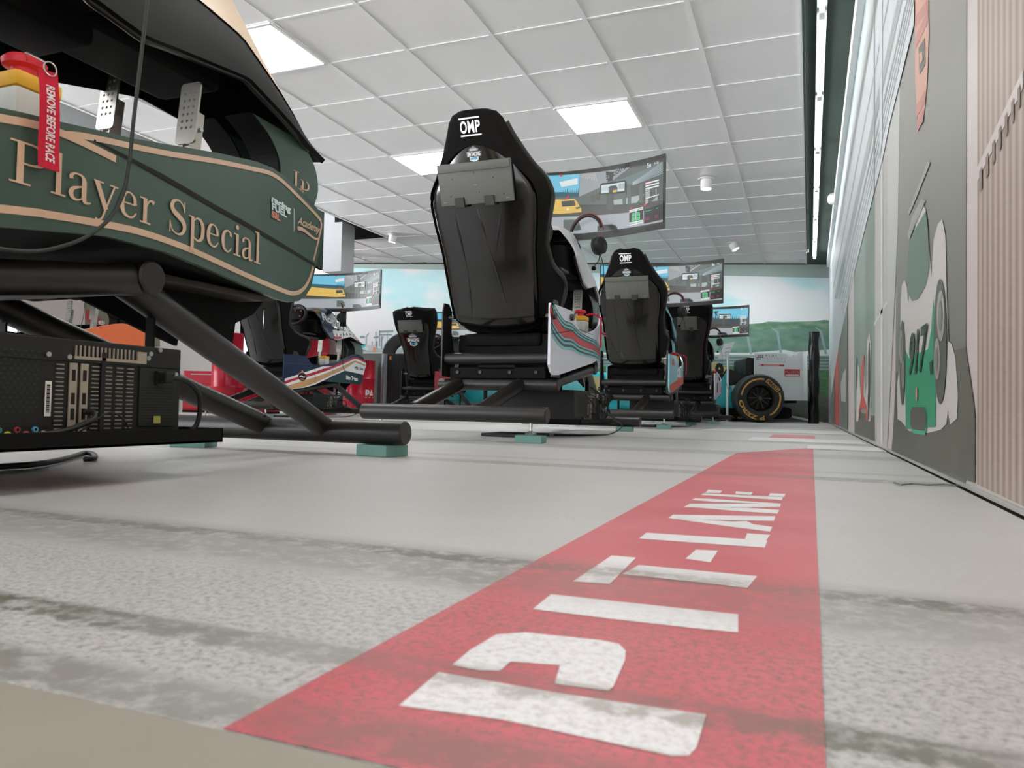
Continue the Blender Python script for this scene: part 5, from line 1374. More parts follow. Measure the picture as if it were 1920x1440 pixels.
ptext(pe, 'rfs', (420 + 1568 / 6.4, 640 + 330 / 6.4), (420 + 1604 / 6.4, 640 + 340 / 6.4), (420 + 1570 / 6.4, 640 + 290 / 6.4), 'E', RXL, SPL, 3)
ptext(pe, 'Academy', (420 + 1625 / 6.4, 640 + 338 / 6.4), (420 + 1670 / 6.4, 640 + 350 / 6.4), (420 + 1627 / 6.4, 640 + 308 / 6.4), 'E', RXL, SPL, 3, shear=0.3)
c = cE(935, 425); pe.ell(c[0], c[1], 0.085, 0.052, LPK, 3); pe.ell(c[0], c[1], 0.079, 0.047, SPL, 4)
ptext(pe, 'Debica', (420 + 893 / 6.4, 640 + 432 / 6.4), (420 + 975 / 6.4, 640 + 432 / 6.4), (420 + 895 / 6.4, 640 + 405 / 6.4), 'E', RXL, WHITEP, 5, shear=0.2) if False else None
pe.band([(c[0] - 0.055, c[1] - 0.002), (c[0] - 0.02, c[1] + 0.008), (c[0] + 0.02, c[1] - 0.004), (c[0] + 0.055, c[1])], [0.012, 0.018, 0.014, 0.01], WHITEP, 5)
pe.rect(c[0] - 0.03, c[1] - 0.035, c[0] + 0.03, c[1] - 0.022, LPK, 5); pe.ell(c[0], c[1] + 0.055, 0.022, 0.022, LPK, 3)
for xx in (1088, 1300): a = cE(xx, 305 if xx < 1200 else 300); b = cE(xx + 2, 500 if xx < 1200 else 430); pe.band([a, b], 0.005, SPL, 6)
pe.band([(0.275, 0.62), (0.7, 0.635), (1.05, 0.645)], 0.004, mat('seam highlight', (70, 84, 100), 0.3, k=1), 2)
pe.build('livery_print', bodyE)
def cowl_pt(y, z, l):
    b, t, hw = interp(COWLB, y), interp(COWLT, y), interp(COWLW, y)
    tt = min(1.0, max(0.0, (z - b) / (0.80 * (t - b))))
    return Vector((hw - 0.10 * tt ** 1.5 + 0.002 + 0.001 * l, y, z))
pf = Paint(lambda u, v, l: cowl_pt(u, v, l), du=0.05)
GT = mat('grey green cowl skin', (88, 108, 108), 0.3, coat=0.4)
def zc(y, k): return interp(COWLB, y) + (interp(COWLT, y) - interp(COWLB, y)) * 0.8 * k
def strip(y0, y1, ka, kb, m, l, n=10):
    for i in range(n):
        ya, yb = y0 + (y1 - y0) * i / n, y0 + (y1 - y0) * (i + 1) / n
        pf.poly([(ya, zc(ya, ka(ya))), (yb, zc(yb, ka(yb))), (yb, zc(yb, kb(yb))), (ya, zc(ya, kb(ya)))], m, l)
strip(1.42, 2.36, lambda y: 0.0, lambda y: 0.36, WHITEP, 0)
strip(1.95, 2.2, lambda y: 0.3, lambda y: 0.62, TAN, 1); strip(2.12, 2.33, lambda y: 0.02, lambda y: 0.35, RD, 1)
strip(1.42, 1.62, lambda y: 0.02, lambda y: 0.12, RD, 1)
strip(1.55, 2.25, lambda y: 0.40, lambda y: 0.95, GT, 0)
pf.text('Rothmans', 1.22, 1.235, 0.095, WHITEP, 2, width=0.80, ang=-0.15, bold=0.04, shear=0.1)
pf.build('cowl_print', cowlE)

# keyboards hung on the seat backs
keyboard_on(RX0, DY['B'], 1, 'grey keyboard hung on the back of the tall central seat')
keyboard_on(RX0, DY['C'], 1, 'grey keyboard on the seat back of the pale blue simulator')
keyboard_on(RX0, DY['D'], 2, 'grey keyboard on the farthest seat back, beside the race car', -0.12, 0.16)
keyboard_on(RXL, DY['F'], 2, 'grey keyboard above the round sticker of the small seat at the far wall')
headphones(RX0, DY['B'], 'black headphones with red trim hung on the white striped rig')
headphones(RX0, DY['C'], 'black headphones hung on the pale blue rig cowl')
headphones(RX0, DY['D'], 'headphones hung on the farthest rig in front of the grass mural')
headphones(RXL, DY['E'], 'headphones hanging over the lettered navy cowl')
headphones(RXL, DY['G'], 'black headphones seen low at the left edge through the green rig frame')
for rx, k, lab in ((RX0, 'A', 'black desktop computer with rear ports on the tray under the green rig'), (RX0, 'B', 'desktop computer with loose cables under the white striped rig'),
                   (RX0, 'C', 'desktop computer under the pale blue rig'), (RXL, 'E', 'desktop computer under the navy striped rig'), (RX0, 'D', 'desktop computer under the farthest right rig')):
    computer(rx, DY[k], lab)

# levelling blocks
block(-1.33, 2.21, 'teal levelling block under the right end of the green rig front bar', -0.18)
block(-2.13, 2.20, 'teal levelling block half hidden behind the computer tray of the green rig', 0.35)
block(RX0 + 0.42, DY['B'] - 0.03, 'pale teal block under the screw foot of the white striped rig', 0.1)
block(RX0 + 0.32, DY['B'] + 2.42, 'teal block under the front bar of the white striped rig', 0.12)
block(RX0 + 0.42, DY['C'] - 0.03, 'pale block under the screw foot of the pale blue rig', 0.1)
block(RX0 + 0.32, DY['C'] + 2.42, 'small teal block under the front bar of the pale blue rig', 0.1)
block(RX0 + 0.42, DY['D'] - 0.03, 'block under the screw foot of the farthest right rig', 0.1)
block(RXL + 0.32, DY['E'] + 2.42, 'block under the front bar of the navy striped rig', 0.1)
block(RXL + 0.42, DY['E'] - 0.03, 'block under the rear bar foot of the navy striped rig', 0.1)

# power boxes and cable nests of rigs B, C, E
def cable_nest(rx, ry, label, seed):
    rnd = random.Random(seed)
    t = empty('cable_bundle', (rx, ry, 0.11), label, 'cables', 'cable bundles under the rigs')
    for i in range(9):
        y0 = 1.0 + rnd.random() * 0.5; x0 = 0.37 + 0.03 * rnd.random(); z0_ = 0.12 + rnd.random() * 0.1
        pts = [(x0, y0, z0_), (x0 + 0.05 * rnd.random(), y0 + 0.08, z0_ - 0.03), (x0 + 0.03, y0 + 0.16 * rnd.random(), 0.05), (x0 + 0.01, y0 + 0.24, 0.0 + 0.02 * rnd.random()), (0.36, y0 + 0.34, 0.04)]
        MB().tube(smoothline(pts, 6), 0.0035, 8).build('cable', CABLE, t, True)
    MB().tube(smoothline([(0.38, 1.45, 0.05), (0.43, 1.62, 0.0), (0.46, 1.72, -0.055), (0.44, 1.5, -0.1), (0.40, 1.2, -0.104), (0.2, 1.0, -0.104)], 8), 0.0045, 8).build('cable', CABLE, t, True)
    MB().box(-0.1, 0.22, 0.55, 0.85, -0.1095, -0.09, 0.004).build('adapter_box', mat('black adapter', (20, 20, 20), 0.5, k=1), t)
cable_nest(RX0, DY['B'], 'tangle of black cables hanging beside the computer of the white striped rig', 3)
cable_nest(RX0, DY['C'], 'tangle of black cables by the computer of the pale blue rig', 4)
cable_nest(RXL, DY['E'], 'tangle of black cables by the computer of the navy rig', 5)

# tag on the stop switch of rig A
XA = RX0 + 0.432
tg = [atX(x, y, XA) for x, y in ((73, 128), (108, 138), (114, 323), (75, 310))]
tr_ = empty('warning_tag', tg[0], 'red fabric tag reading REMOVE BEFORE RACE hung from the stop switch', 'key tag')
def tf(s, t): 
    p = tg[0] * (1 - s) * (1 - t) + tg[1] * s * (1 - t) + tg[2] * s * t + tg[3] * (1 - s) * t
    return p - tg[0]
mb = MB(); P = []; N_ = 12
for j in range(N_ + 1):
    for i in range(5):
        b = 0.003 * math.sin(j / N_ * 5)
        P.append(tf(i / 4, j / N_) + Vector((b, 0, 0)))
nn = len(P); P2 = [p - Vector((0.0025, 0, 0)) for p in P]; fs = []
for j in range(N_):
    for i in range(4):
        a = j * 5 + i; fs += [(a, a + 1, a + 6, a + 5), (a + nn, a + 5 + nn, a + 6 + nn, a + 1 + nn)]
    for i in (0, 4): a = j * 5 + i; fs.append((a, a + 5, a + 5 + nn, a + nn))
for i in range(4):
    for j in (0, N_): a = j * 5 + i; fs.append((a, a + 1, a + 1 + nn, a + nn))
TAGR = mat('red tag fabric', (192, 22, 52), 0.8, bump=0.5, scale=400, var=0.08)
fab = mb.add(P + P2, fs).build('tag_strip', TAGR, tr_)
tp = Paint(lambda u, v, l: tf(u, v) + Vector((0.003 * math.sin(v * 5) + 0.0008 + 0.0003 * l, 0, 0)))
vs, fs, wd = text2d('REMOVE BEFORE RACE', 0.02, 0.15)
tp._put([(0.36 + 0.42 * b_, 0.17 + 0.74 * (a_ / wd)) for a_, b_ in vs], fs, WHITEP, 1) if False else tp._put([(0.72 - 0.42 * 0 - 0.0, 0) for a_ in ()], [], WHITEP, 1)
tp._put([(0.32 + 0.42 * b_, 0.15 + 0.78 * (a_ / wd)) for a_, b_ in vs], fs, WHITEP, 1)
tp.build('tag_lettering', tr_)
ring = atX(92, 130, XA) - tg[0]
MB().tube([ring + Vector((0.003, 0.012 * math.cos(a), 0.012 * math.sin(a))) for a in [2 * pi * k / 20 for k in range(21)]], 0.0012, 8).build('key_ring', CHROME, tr_, True)
sb = Vector((RX0 + 0.30, DY['A'] + 1.19, 0.79)) - tg[0]
MB().tube(smoothline([ring + Vector((0, -0.008, 0.01)), ring * 0.5 + sb * 0.5 + Vector((0, -0.02, 0.02)), sb + Vector((0.036, -0.02, 0.0))], 6), 0.0016, 8).build('chain', CHROME, tr_, True)
# red tag of rigs B and C hang on their switches
for key, lab in (('B', 'red strap hanging from the yellow stop switch of the white striped rig'), ('C', 'red strap hanging from the stop switch of the pale blue rig')):
    x = RX0 + 0.427; ry = DY[key]
    o = MB().tube(smoothline([(-0.09, 0.0, 0.04), (-0.04, 0.01, 0.045), (0.0, 0.03, 0.02)], 5), 0.006, 8).box(-0.004, 0.0, 0.02, 0.055, -0.17, 0.03, 0.001).build('strap', mat('red tag fabric', (192, 22, 52)))
    o.location = (x, ry + 1.20, 0.735); tag(o, lab, 'strap', 'red straps on the stop switches')

# the long loose cable in front of rig A, and the one on the floor
XC = RX0 + 0.455
pts = [atX(x, y, XC) for x, y in ((300, -260), (285, -100), (276, 0), (264, 110), (250, 230), (243, 300), (232, 360), (205, 410), (160, 445), (100, 466), (45, 471), (-20, 462), (-120, 430))]
o = MB().tube(smoothline(pts, 8), 0.0036, 10).build('hanging_cable', mat('dark green cable', (44, 52, 44), 0.5, k=1), None, True)
tag(fresh(o, pts[0]), 'long loose black cable hanging across the lettered green panel', 'cable')
pts = [atZ(x, y, 0.008) for x, y in ((-80, 884), (0, 876), (60, 872), (110, 864), (140, 856), (160, 850), (176, 853), (176, 860), (160, 862))]
pts = [Vector((p.x, p.y, 0.009)) for p in pts]
o = MB().tube(smoothline(pts, 8), 0.0075, 10).build('floor_cable', CABLE, None, True)
tag(fresh(o, pts[0]), 'black cable lying on the floor under the green rig', 'cable')
a = atZ(150, 835, 0.08); 
pts = [Vector((-2.2, 1.78, 0.075)), Vector((-2.19, 1.775, 0.04)), Vector((-2.18, 1.76, 0.010))]
# bit of broken cable tie near the right wall
pts = [atZ(x, y, 0.002) for x, y in ((1677, 907), (1690, 911), (1710, 909), (1740, 911), (1770, 910), (1790, 912), (1800, 912))]
o = MB().tube([Vector((p.x, p.y, 0.0045)) for p in pts], 0.0022, 8).build('cable_tie', mat('grey green cable tie', (110, 118, 108), 0.6), None, True)
tag(fresh(o, Vector((pts[0].x, pts[0].y, 0.0045))), 'thin cable tie lying on the pale floor near the right wall', 'cable tie')

# ================================================================== RACE CAR at the far wall
def frame(px, D, z=0.0):
    p = wallpt(px, 760); u = (p - n_ * DW).dot(t_) * D / DW
    q_ = n_ * D + t_ * u; return Vector((q_.x, q_.y, z)), u
rot = math.atan2(t_.y, t_.x)
S = lambda D: F / D
CD = 14.25
def U(px, D): return (wallpt(px, 760) - n_ * DW).dot(t_) * D / DW
def Zp(px, py, D):
    r = ray(px, py); return (CAM + r * (D / r.dot(n_))).z
org = n_ * CD + t_ * U(1340, CD)
car = empty('race_car', (org.x, org.y, 0), 'teal and yellow single seater race car with white rear wing at the far wall', 'race car', rz=rot - math.radians(3.2))
uo = U(1340, CD)
def cu(px, D=13.55): return U(px, D) - uo
TEALC = mat('teal car paint', (44, 180, 190), 0.25, coat=0.6); YEL = mat('warm yellow car paint', (240, 204, 142), 0.3, coat=0.5)
secs = [(-5.3, 0.10, 0.28, 0.40), (-4.9, 0.16, 0.25, 0.55), (-4.2, 0.22, 0.24, 0.70), (-3.2, 0.30, 0.22, 0.82), (-2.2, 0.42, 0.18, 0.88), (-1.4, 0.62, 0.15, 0.80), (-0.6, 0.68, 0.15, 0.62), (0.0, 0.68, 0.15, 0.56), (0.22, 0.66, 0.15, 0.52), (0.32, 0.5, 0.16, 0.46)]
mb = MB(); P = []; n = 28
for (u, hw, z0, z1) in secs:
    for k in range(n):
        a = 2 * pi * k / n; ca, sa = math.cos(a), math.sin(a)
        P.append(Vector((u, hw * abs(ca) ** 0.35 * (1 if ca > 0 else -1), (z0 + z1) / 2 + (z1 - z0) / 2 * abs(sa) ** 0.45 * (1 if sa > 0 else -1))))
fs = [(i * n + k, i * n + (k + 1) % n, (i + 1) * n + (k + 1) % n, (i + 1) * n + k) for i in range(len(secs) - 1) for k in range(n)] + [tuple(range(n)), tuple(range((len(secs) - 1) * n, len(secs) * n))[::-1]]
mb.add(P, fs); mb.build('bodywork', TEALC, car, True)
# upper engine cover: yellow front, teal flank, black fin
yN = 13.72 - CD
def side(pts, D, m, name, th, parent=car):
    pl_ = [(cu(x, D), Zp(x, y, D)) for x, y in pts]
    return MB().prism(pl_, lambda u, v, w_: Vector((u, D - CD + w_, v)), th).build(name, m, parent)
side([(1318, 668), (1338, 677), (1352, 684), (1367, 691), (1371, 724), (1376, 742), (1330, 752), (1318, 752)], 13.58, TEALC, 'sidepod', 1.2)
side([(1316, 667), (1338, 676.5), (1366, 690), (1340, 734), (1334, 745), (1316, 745)], 13.565, YEL, 'yellow_panel', 0.012)
side([(1366, 689.5), (1368, 691.5), (1343, 733), (1340, 733)], 13.56, SPL, 'black_coachline', 0.004)
nm = Paint(lambda u, v, l: Vector((u, 13.5545 - CD - 0.001 * l, v)))
nm.text('9', cu(1344.5, 13.55), Zp(1350, 711, 13.55), 0.27, mat('black race numeral', (28, 32, 30), 0.4, k=1), 1, width=0.15, bold=0.05)
nm.build('race_number', car)
side([(1367, 691), (1412, 708), (1420, 712), (1420, 724), (1398, 728), (1380, 722), (1371, 720)], 13.75, mat('carbon engine cover', (32, 36, 34), 0.35, k=1), 'engine_cover', 0.9)
side([(1376, 722), (1384, 722), (1392, 730), (1389, 735), (1376, 734)], 13.6, mat('white intake', (200, 206, 206), 0.4), 'intake_duct', 0.3)
side([(1318, 765), (1400, 765), (1404, 772), (1400, 780), (1318, 778)], 13.5, BLK2, 'floor_plank', 1.4)
side([(815, 700), (838, 698), (842, 742), (818, 745)], 13.7, YEL, 'nose_panel', 0.3)
side([(1104, 706), (1128, 706), (1131, 746), (1108, 750)], 13.56, YEL, 'cockpit_panel', 0.3)
side([(1085, 752), (1165, 756), (1165, 770), (1085, 768)], 13.54, TEALC, 'side_skirt', 0.3)
# rear wing
for D in (13.62, 14.85):
    side([(1416, 663), (1478, 662), (1478, 673), (1485, 671), (1497, 663), (1503, 661), (1505.5, 661), (1507.5, 751), (1416, 751)], D, mat('white wing endplate', (214, 220, 226), 0.35, coat=0.3), 'wing_endplate', 0.02)
wp = Paint(lambda u, v, l: Vector((u, 13.618 - CD - 0.001 * l, v)))
def wt(s, x, y, h, x2, m, b=0.01, sp=1.0): wp.text(s, cu(x, 13.62), Zp(x, y, 13.62), h * 13.62 / F, m, 1, width=cu(x2, 13.62) - cu(x, 13.62), bold=b, sp=sp)
GREY = mat('grey wing lettering', (150, 154, 158), 0.5); DGR = mat('dark wing lettering', (84, 84, 86), 0.5); WR = mat('red wing label', (190, 50, 56), 0.4)
wt('PLOT', 1437.5, 669.5, 4, 1458, DGR, 0.0, 1.9); wt('FACTORY', 1434, 674.5, 4, 1474, GREY, -0.005, 1.9); wt('Werbetechnik auf den Punkt', 1434, 678.5, 1.6, 1474, GREY, 0.0) if False else wp.rect(cu(1434, 13.62), Zp(1434, 678.6, 13.62), cu(1474, 13.62), Zp(1434, 678.0, 13.62), GREY, 1)
for r in range(3):
    for c in range(4):
        if r == 0 and c == 0 or r == 2 and c == 3: continue
        wp.ell(cu(1421 + c * 3.3, 13.62), Zp(1421, 667.5 + r * 3, 13.62), 0.011, 0.011, DGR, 1, 10)
wp.rect(cu(1424, 13.62), Zp(1424, 686, 13.62), cu(1471, 13.62), Zp(1424, 683, 13.62), WR, 1)
wp.rect(cu(1424, 13.62), Zp(1424, 685.3, 13.62), cu(1429, 13.62), Zp(1424, 683.6, 13.62), WHITEP, 2); wp.rect(cu(1433, 13.62), Zp(1424, 685.2, 13.62), cu(1462, 13.62), Zp(1424, 683.9, 13.62), mat('pale label lettering', (226, 190, 190), 0.5), 2)
wp.rect(cu(1472, 13.62), Zp(1472, 706, 13.62), cu(1500, 13.62), Zp(1472, 692.5, 13.62), WR, 1)
wt('auto', 1473, 701.4, 7.2, 1499, WHITEP, 0.06)
wp.rect(cu(1473.5, 13.62), Zp(1473, 705.2, 13.62), cu(1498.5, 13.62), Zp(1473, 702.2, 13.62), mat('pale label lettering', (226, 190, 190)), 2)
wp.build('wing_sponsors', car)
side([(1418, 668), (1500, 668), (1500, 678), (1418, 676)], 13.64, WHITE, 'wing_plane', 1.21)
side([(1400, 674), (1402, 671), (1415, 671), (1415.5, 706), (1400, 703)], 13.7, mat('black wing mount', (26, 27, 26), 0.5, k=1), 'wing_mount', 0.9)
side([(1470, 751), (1494, 751), (1494, 756), (1470, 756)], 13.7, BLK2, 'rear_light_bracket', 0.5)
side([(1462, 762), (1480, 764), (1485, 768), (1485, 782), (1478, 785), (1455, 785)], 13.7, BLK2, 'diffuser', 0.9)
# wheels
TYRE = mat('tyre rubber', (44, 47, 45), 0.6, var=0.1, scale=20, k=1); TYEL = mat('tyre yellow marking', (206, 158, 80), 0.5)
def wheel(cx, D, front=True, r=0.425, w_=0.42):
    c = Vector((cu(cx, D) if front else cx, D - CD, r + 0.001))
    wl = MB().lathe([(r * 0.56, 0.01), (r * 0.60, 0.0), (r * 0.80, -0.012), (r * 0.93, 0.0), (r * 0.985, 0.035), (r, 0.09), (r, w_ - 0.09), (r * 0.985, w_ - 0.035), (r * 0.93, w_), (r * 0.6, w_), (r * 0.56, w_ - 0.01), (r * 0.54, w_ / 2), (r * 0.56, 0.01)], c, (0, 1, 0), 64).build('wheel', TYRE, car, True)
    MB().lathe([(0.0, 0.12), (r * 0.10, 0.11), (r * 0.30, 0.13), (r * 0.46, 0.12), (r * 0.50, 0.03), (r * 0.555, 0.008), (r * 0.56, 0.02), (r * 0.55, w_ / 2)], c, (0, 1, 0), 48).build('rim', mat('dark magnesium rim', (34, 36, 34), 0.35, 0.4, k=1), wl, True)
    sp = MB()
    for k in range(10):
        a = 2 * pi * k / 10
        d = Vector((math.cos(a), 0, math.sin(a)))
        sp.tube([c + d * r * 0.1 + Vector((0, 0.09, 0)), c + d * r * 0.46 + Vector((0, 0.07, 0))], [0.02, 0.013], 8)
    sp.build('wheel_spoke', mat('dark magnesium spoke', (58, 58, 54), 0.35, 0.4, k=1), wl, True)
    MB().lathe([(0.0, 0.03), (r * 0.07, 0.03), (r * 0.09, 0.05), (r * 0.09, 0.12)], c, (0, 1, 0), 16).build('wheel_nut', mat('steel wheel nut', (110, 104, 96), 0.35, 0.7, k=1), wl, True)
    def yf(rr): return interp([(r * 0.60, 0.0), (r * 0.80, -0.012), (r * 0.93, 0.0), (r * 0.985, 0.035)], rr)
    pm = Paint(lambda a, rr, l: c + Vector((math.cos(a) * rr, yf(rr) - 0.0015 - 0.001 * l, math.sin(a) * rr)), du=0.08)
    d2 = math.radians
    def arc(a0, a1, r0, r1):
        k = 24; pm.poly([(d2(a0 + (a1 - a0) * i / k), r0) for i in range(k + 1)] + [(d2(a1 - (a1 - a0) * i / k), r1) for i in range(k + 1)], TYEL, 0)
    arc(80, 172, r * 0.755, r * 0.82); arc(-62, 18, r * 0.755, r * 0.82)
    # lettering: angle runs clockwise
    def ring_text(s, a0, a1, r0, h, m, lay, out=True, bold=0.03, shear=0.0):
        vs, fs, wd = text2d(s, bold, shear)
        if out: pm._put([(d2(a0 + (a1 - a0) * u / wd), r0 + h * v) for u, v in vs], fs, m, lay)
    vs, fs, wd = text2d('P ZERO', 0.04, 0.1)
    ring_text('P ZERO', 282, 186, r * 0.74, r * 0.15, TYEL, 1, bold=0.04)
    def chord(p, q_, h0, h1):
        return None
    # straight brand block at upper right
    p0 = Vector((math.cos(d2(72)), 0, math.sin(d2(72)))) * r * 0.80; p1 = Vector((math.cos(d2(24)), 0, math.sin(d2(24)))) * r * 0.80
    ex = (p1 - p0); en = Vector((-ex.z, 0, ex.x)).normalized() * (-1 if Vector((-ex.z, 0, ex.x)).dot(p0) < 0 else 1)
    blk = Paint(lambda u, v, l: c + p0 + ex * u + en * v + Vector((0, -0.016 - 0.001 * l, 0)))
    blk.poly([(0.0, -0.045 * r / .425), (0.97, -0.045 * r / .425), (1.03, 0.028), (0.02, 0.028)], TYEL, 0)
    vs, fs, wd = text2d('PIRELLI', 0.06)
    blk._put([(0.07 + 0.88 * u / wd, -0.030 + 0.045 * v) for u, v in vs], fs, TYRE, 1)
    blk.build('tyre_brand', wl)
    pm.build('tyre_marking', wl)
    return wl
wheel(1431, 13.25)
wheel(U(1431, 13.25) - uo, 14.85, False)
for (u, dd) in ((-3.6, -0.92), (-3.6, 0.55)):
    wheel(u, CD + dd, False, 0.40, 0.34)
MB().tube([Vector((cu(1431, 13.25), -0.7, 0.43)), Vector((cu(1431, 13.25), 0.6, 0.43))], 0.03, 10).tube([Vector((-3.6, -0.6, 0.41)), Vector((-3.6, 0.6, 0.41))], 0.03, 10).build('axle', BLK2, car, True)

# ================================================================== other floor-standing things
def stand(px, D): q_ = n_ * D + t_ * U(px, D); return Vector((q_.x, q_.y, 0))
p = stand(1525.5, 13.4)
mb = MB(); P = []; n = 20; lev = 26
rnd = random.Random(5)
for j in range(lev + 1):
    for k in range(n):
        a = 2 * pi * k / n; rr = 0.088 + 0.006 * math.sin(3 * a + j * 0.8) + 0.004 * rnd.random()
        P.append(Vector((rr * math.cos(a), rr * math.sin(a), 1.62 * j / lev)))
fs = [(j * n + k, j * n + (k + 1) % n, (j + 1) * n + (k + 1) % n, (j + 1) * n + k) for j in range(lev) for k in range(n)] + [tuple(range(n))[::-1], tuple(range(lev * n, (lev + 1) * n))]
mb.add(P, fs)
o = mb.build('wrapped_post', mat('glossy black film', (14, 15, 14), 0.16, spec=0.35, coat=0.15, var=0.2, bump=0.4, scale=9, k=1), None, True); o.location = (p.x, p.y, 0.0)
tag(o, 'tall black post wrapped in glossy film near the right wall', 'post')
# info stand
p = stand(1364, 13.42)
t = empty('info_stand', p, 'white tilted information sheet on a thin silver pole before the race car', 'sign stand', rz=rot)
MB().tube([(0, 0, 0.01), (0, 0, 1.27)], 0.022, 14).build('pole', mat('silver pole', (196, 202, 204), 0.35, 0.4), t, True)
MB().lathe([(0, 0), (0.12, 0), (0.12, 0.008), (0.02, 0.014), (0, 0.014)], (0, 0, 0.0), (0, 0, 1), 24).build('base', CHROME, t, True)
quad = [(-0.20, 1.02), (-0.045, 1.02), (0.11, 1.30), (-0.08, 1.26)]
MB().prism([(-0.20, 1.0), (-0.03, 1.0), (0.115, 1.31), (-0.07, 1.27)], lambda u, v, w_: Vector((u, -0.035 + w_ + (v - 1.15) * 0.25, v + 0.11)), 0.008).build('sheet', mat('white printed sheet', (220, 222, 224), 0.5), t)
sh = Paint(lambda u, v, l: Vector((u, -0.0375 + (v - 1.15) * 0.25 - 0.001 * l, v + 0.11)))
sh.band([(-0.06, 1.17), (-0.02, 1.19), (0.02, 1.2), (0.05, 1.19)], 0.008, mat('grey blue print', (120, 150, 170)), 1); sh.band([(-0.08, 1.10), (-0.03, 1.125), (0.02, 1.12)], 0.01, mat('grey print', (150, 156, 160)), 1); sh.band([(-0.12, 1.05), (-0.05, 1.055)], 0.006, mat('grey print', (150, 156, 160)), 1)
sh.build('sheet_print', t)

def drum(px, D, label, txt=True, r=0.29, h=0.90):
    p = stand(px, D)
    prof = [(0, 0.0), (r - 0.02, 0.0), (r, 0.01), (r, 0.02), (r - 0.008, 0.03), (r - 0.008, h * 0.33 - 0.02), (r + 0.004, h * 0.33), (r - 0.008, h * 0.33 + 0.02), (r - 0.008, h * 0.66 - 0.02), (r + 0.004, h * 0.66), (r - 0.008, h * 0.66 + 0.02), (r - 0.008, h - 0.02), (r, h - 0.01), (r, h), (r - 0.015, h + 0.003), (r - 0.02, h - 0.012), (0, h - 0.012)]
    t = empty('oil_drum', p, label, 'oil drum', 'red oil drums'); t.rotation_euler = (0, 0, rot)
    MB().lathe(prof, (0, 0, 0.0), (0, 0, 1), 56).build('drum_body', RED, t, True)
    if txt:
        pt = Paint(lambda a, v, l: Vector((math.sin(a) * (r - 0.004), -math.cos(a) * (r - 0.004), v)), du=0.1)
        pt.text('PA', 0.62, 0.30, 0.13, WHITEP, 0, width=0.75, bold=0.05); pt.text('N', -0.95, 0.30, 0.13, WHITEP, 0, width=0.35, bold=0.05)
        pt.text('R', -0.35, 0.42, 0.03, WHITEP, 0, bold=0.02)
        pt.build('drum_lettering', t)
    return t
drum(672, 13.9, 'red oil drum with white letters PA right of the navy rig nose', h=0.97)
drum(577, 11.35, 'tall red drum behind the pedals of the navy rig', False, r=0.30, h=1.18)
drum(424, 10.9, 'red oil drum behind the seat of the navy rig', False, r=0.22, h=1.15)
p = stand(446, 11.6)
t = empty('tool_cabinet', p, 'low red tool cabinet on the floor behind the green rig strut', 'tool cabinet', rz=rot)
MB().box(-0.72, 0.55, -0.3, 0.3, 0.03, 0.62, 0.01).build('cabinet_body', RED, t)
for k in range(3):
    dr = MB().box(-0.70, -0.02, -0.312, -0.299, 0.06 + k * 0.185, 0.23 + k * 0.185, 0.006).build('drawer', RED, t)
    MB().box(-0.6, -0.12, -0.325, -0.312, 0.19 + k * 0.185, 0.205 + k * 0.185, 0.004).build('drawer_handle', CHROME, dr)
MB().box(-0.72, 0.55, -0.3, 0.3, 0.0, 0.03).build('plinth', BLK2, t)
# silver edged vented cabinet and the tyre on top
p = stand(746, 14.3)
t = empty('vented_cabinet', p, 'black vented cabinet with a silver edge behind the small stickered seat', 'cabinet', rz=rot)
MB().box(-0.22, 0.34, -0.2, 0.2, 0.0, 1.125, 0.02).build('cabinet_body', mat('black cabinet', (26, 28, 28), 0.5, k=1), t, True)
MB().tube([(-0.24, -0.19, 0.02), (-0.24, -0.19, 1.12)], 0.055, 20).build('silver_edge', mat('silver edge trim', (140, 152, 158), 0.3, 0.5), t, True)
MB().prism([(-0.37, 0.02), (-0.28, 0.02), (-0.28, 1.04), (-0.37, 0.92)], lambda u, v, w_: Vector((u, -0.15 + w_, v)), 0.3).build('side_door', mat('grey green side door', (84, 104, 104), 0.5), t)
vt = MB()
for k in range(9): vt.box(-0.15 + k * 0.05, -0.135 + k * 0.05, -0.206, -0.2, 0.1, 0.98)
vt.build('vent_slot', mat('dark vent slot', (52, 54, 52), 0.5, k=1), t)
MB().box(-0.15, -0.11, -0.207, -0.2, 1.01, 1.08).build('orange_light', mat('orange lamp', (220, 140, 70), 0.4), t)
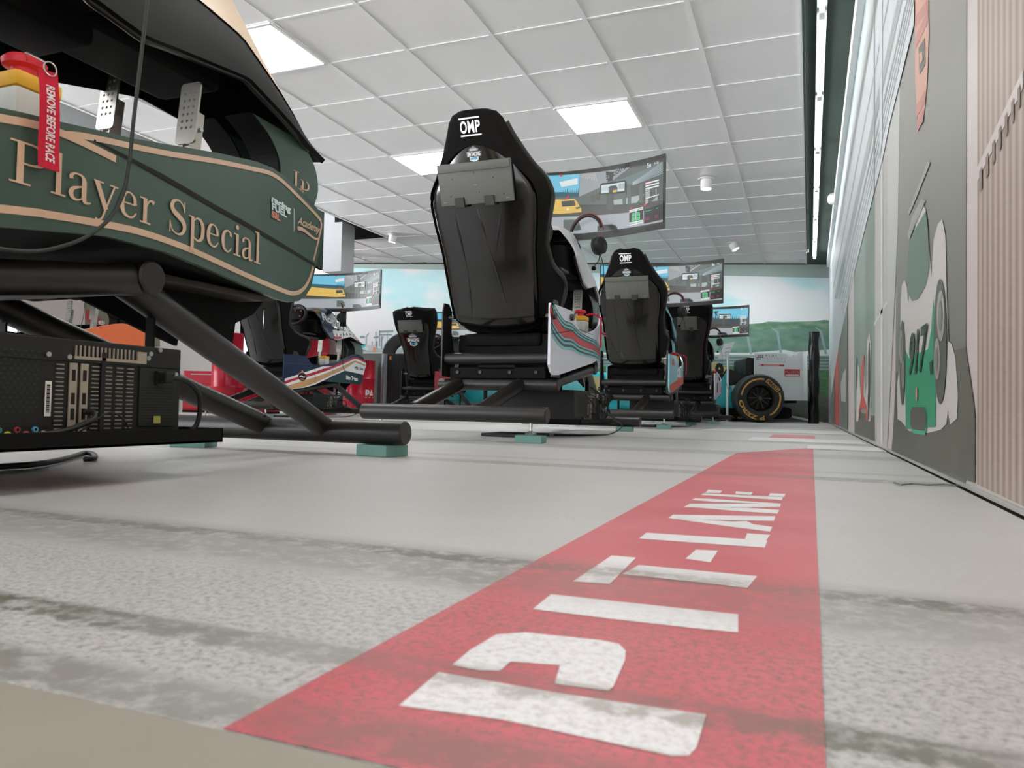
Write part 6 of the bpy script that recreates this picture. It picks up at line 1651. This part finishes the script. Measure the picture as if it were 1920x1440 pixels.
def loose_tyre(px, D, z, r, label):
    p = stand(px, D)
    o = MB().lathe([(r * 0.52, 0.01), (r * 0.60, 0.0), (r * 0.93, 0.0), (r * 0.985, 0.035), (r, 0.09), (r, 0.21), (r * 0.985, 0.265), (r * 0.93, 0.3), (r * 0.6, 0.3), (r * 0.52, 0.29), (r * 0.52, 0.01)], (0, 0, 0), (0, 1, 0), 56).build('loose_tyre', mat('tyre rubber', (44, 47, 45)), None, True)
    o.location = (p.x, p.y, z + r); o.rotation_euler = (0, 0, rot)
    return tag(o, label, 'tyre', 'loose racing tyres')
loose_tyre(757, 14.75, 0.68, 0.46, 'black racing tyre standing behind the silver edged cabinet')
p = stand(757, 14.92)
o = MB().box(-0.35, 0.35, -0.2, 0.2, 0, 0.678, 0.01).build('crate', mat('dark crate', (52, 58, 56), 0.6, k=1)); o.location = (p.x, p.y, 0); o.rotation_euler = (0, 0, rot)
tag(o, 'dark crate carrying a tyre behind the silver edged cabinet', 'crate')
loose_tyre(602, 12.6, 0.9, 0.38, 'black racing tyre seen behind the pedals of the navy rig')
p = stand(602, 12.75)
o = MB().box(-0.35, 0.3, -0.2, 0.2, 0, 0.898, 0.01).build('crate', mat('dark crate', (52, 58, 56))); o.location = (p.x, p.y, 0); o.rotation_euler = (0, 0, rot)
tag(o, 'dark crate carrying a tyre behind the navy rig', 'crate')
# poster of a red classic car on the left wall seen through the green rig
po = Paint(lambda u, v, l: Vector((-10.44 + 0.002 * l, u, v)))
def QP(px, py): p = atX(px, py, -10.44); return (p.y, p.z)
po.poly([QP(*q_) for q_ in ((40, 480), (300, 480), (300, 650), (40, 650))], mat('poster grey green', (116, 116, 96), 0.6), 0)
po.poly([QP(*q_) for q_ in ((40, 480), (159, 480), (159, 650), (40, 650))], mat('poster white band', (206, 196, 192), 0.6), 1)
po.poly([QP(*q_) for q_ in ((160, 583), (165, 580), (178, 586), (190, 600), (204, 612), (196, 616), (176, 614), (160, 600))], mat('poster red car', (158, 52, 50), 0.5), 2)
po.ell(*QP(190, 605), 0.06, 0.035, WHITEP, 3)
po.text('22', QP(187, 607)[0], QP(187, 607)[1], 0.05, SPL, 4)
tag(po.build('car_poster'), 'poster of a red classic race car seen under the green rig panel', 'poster')
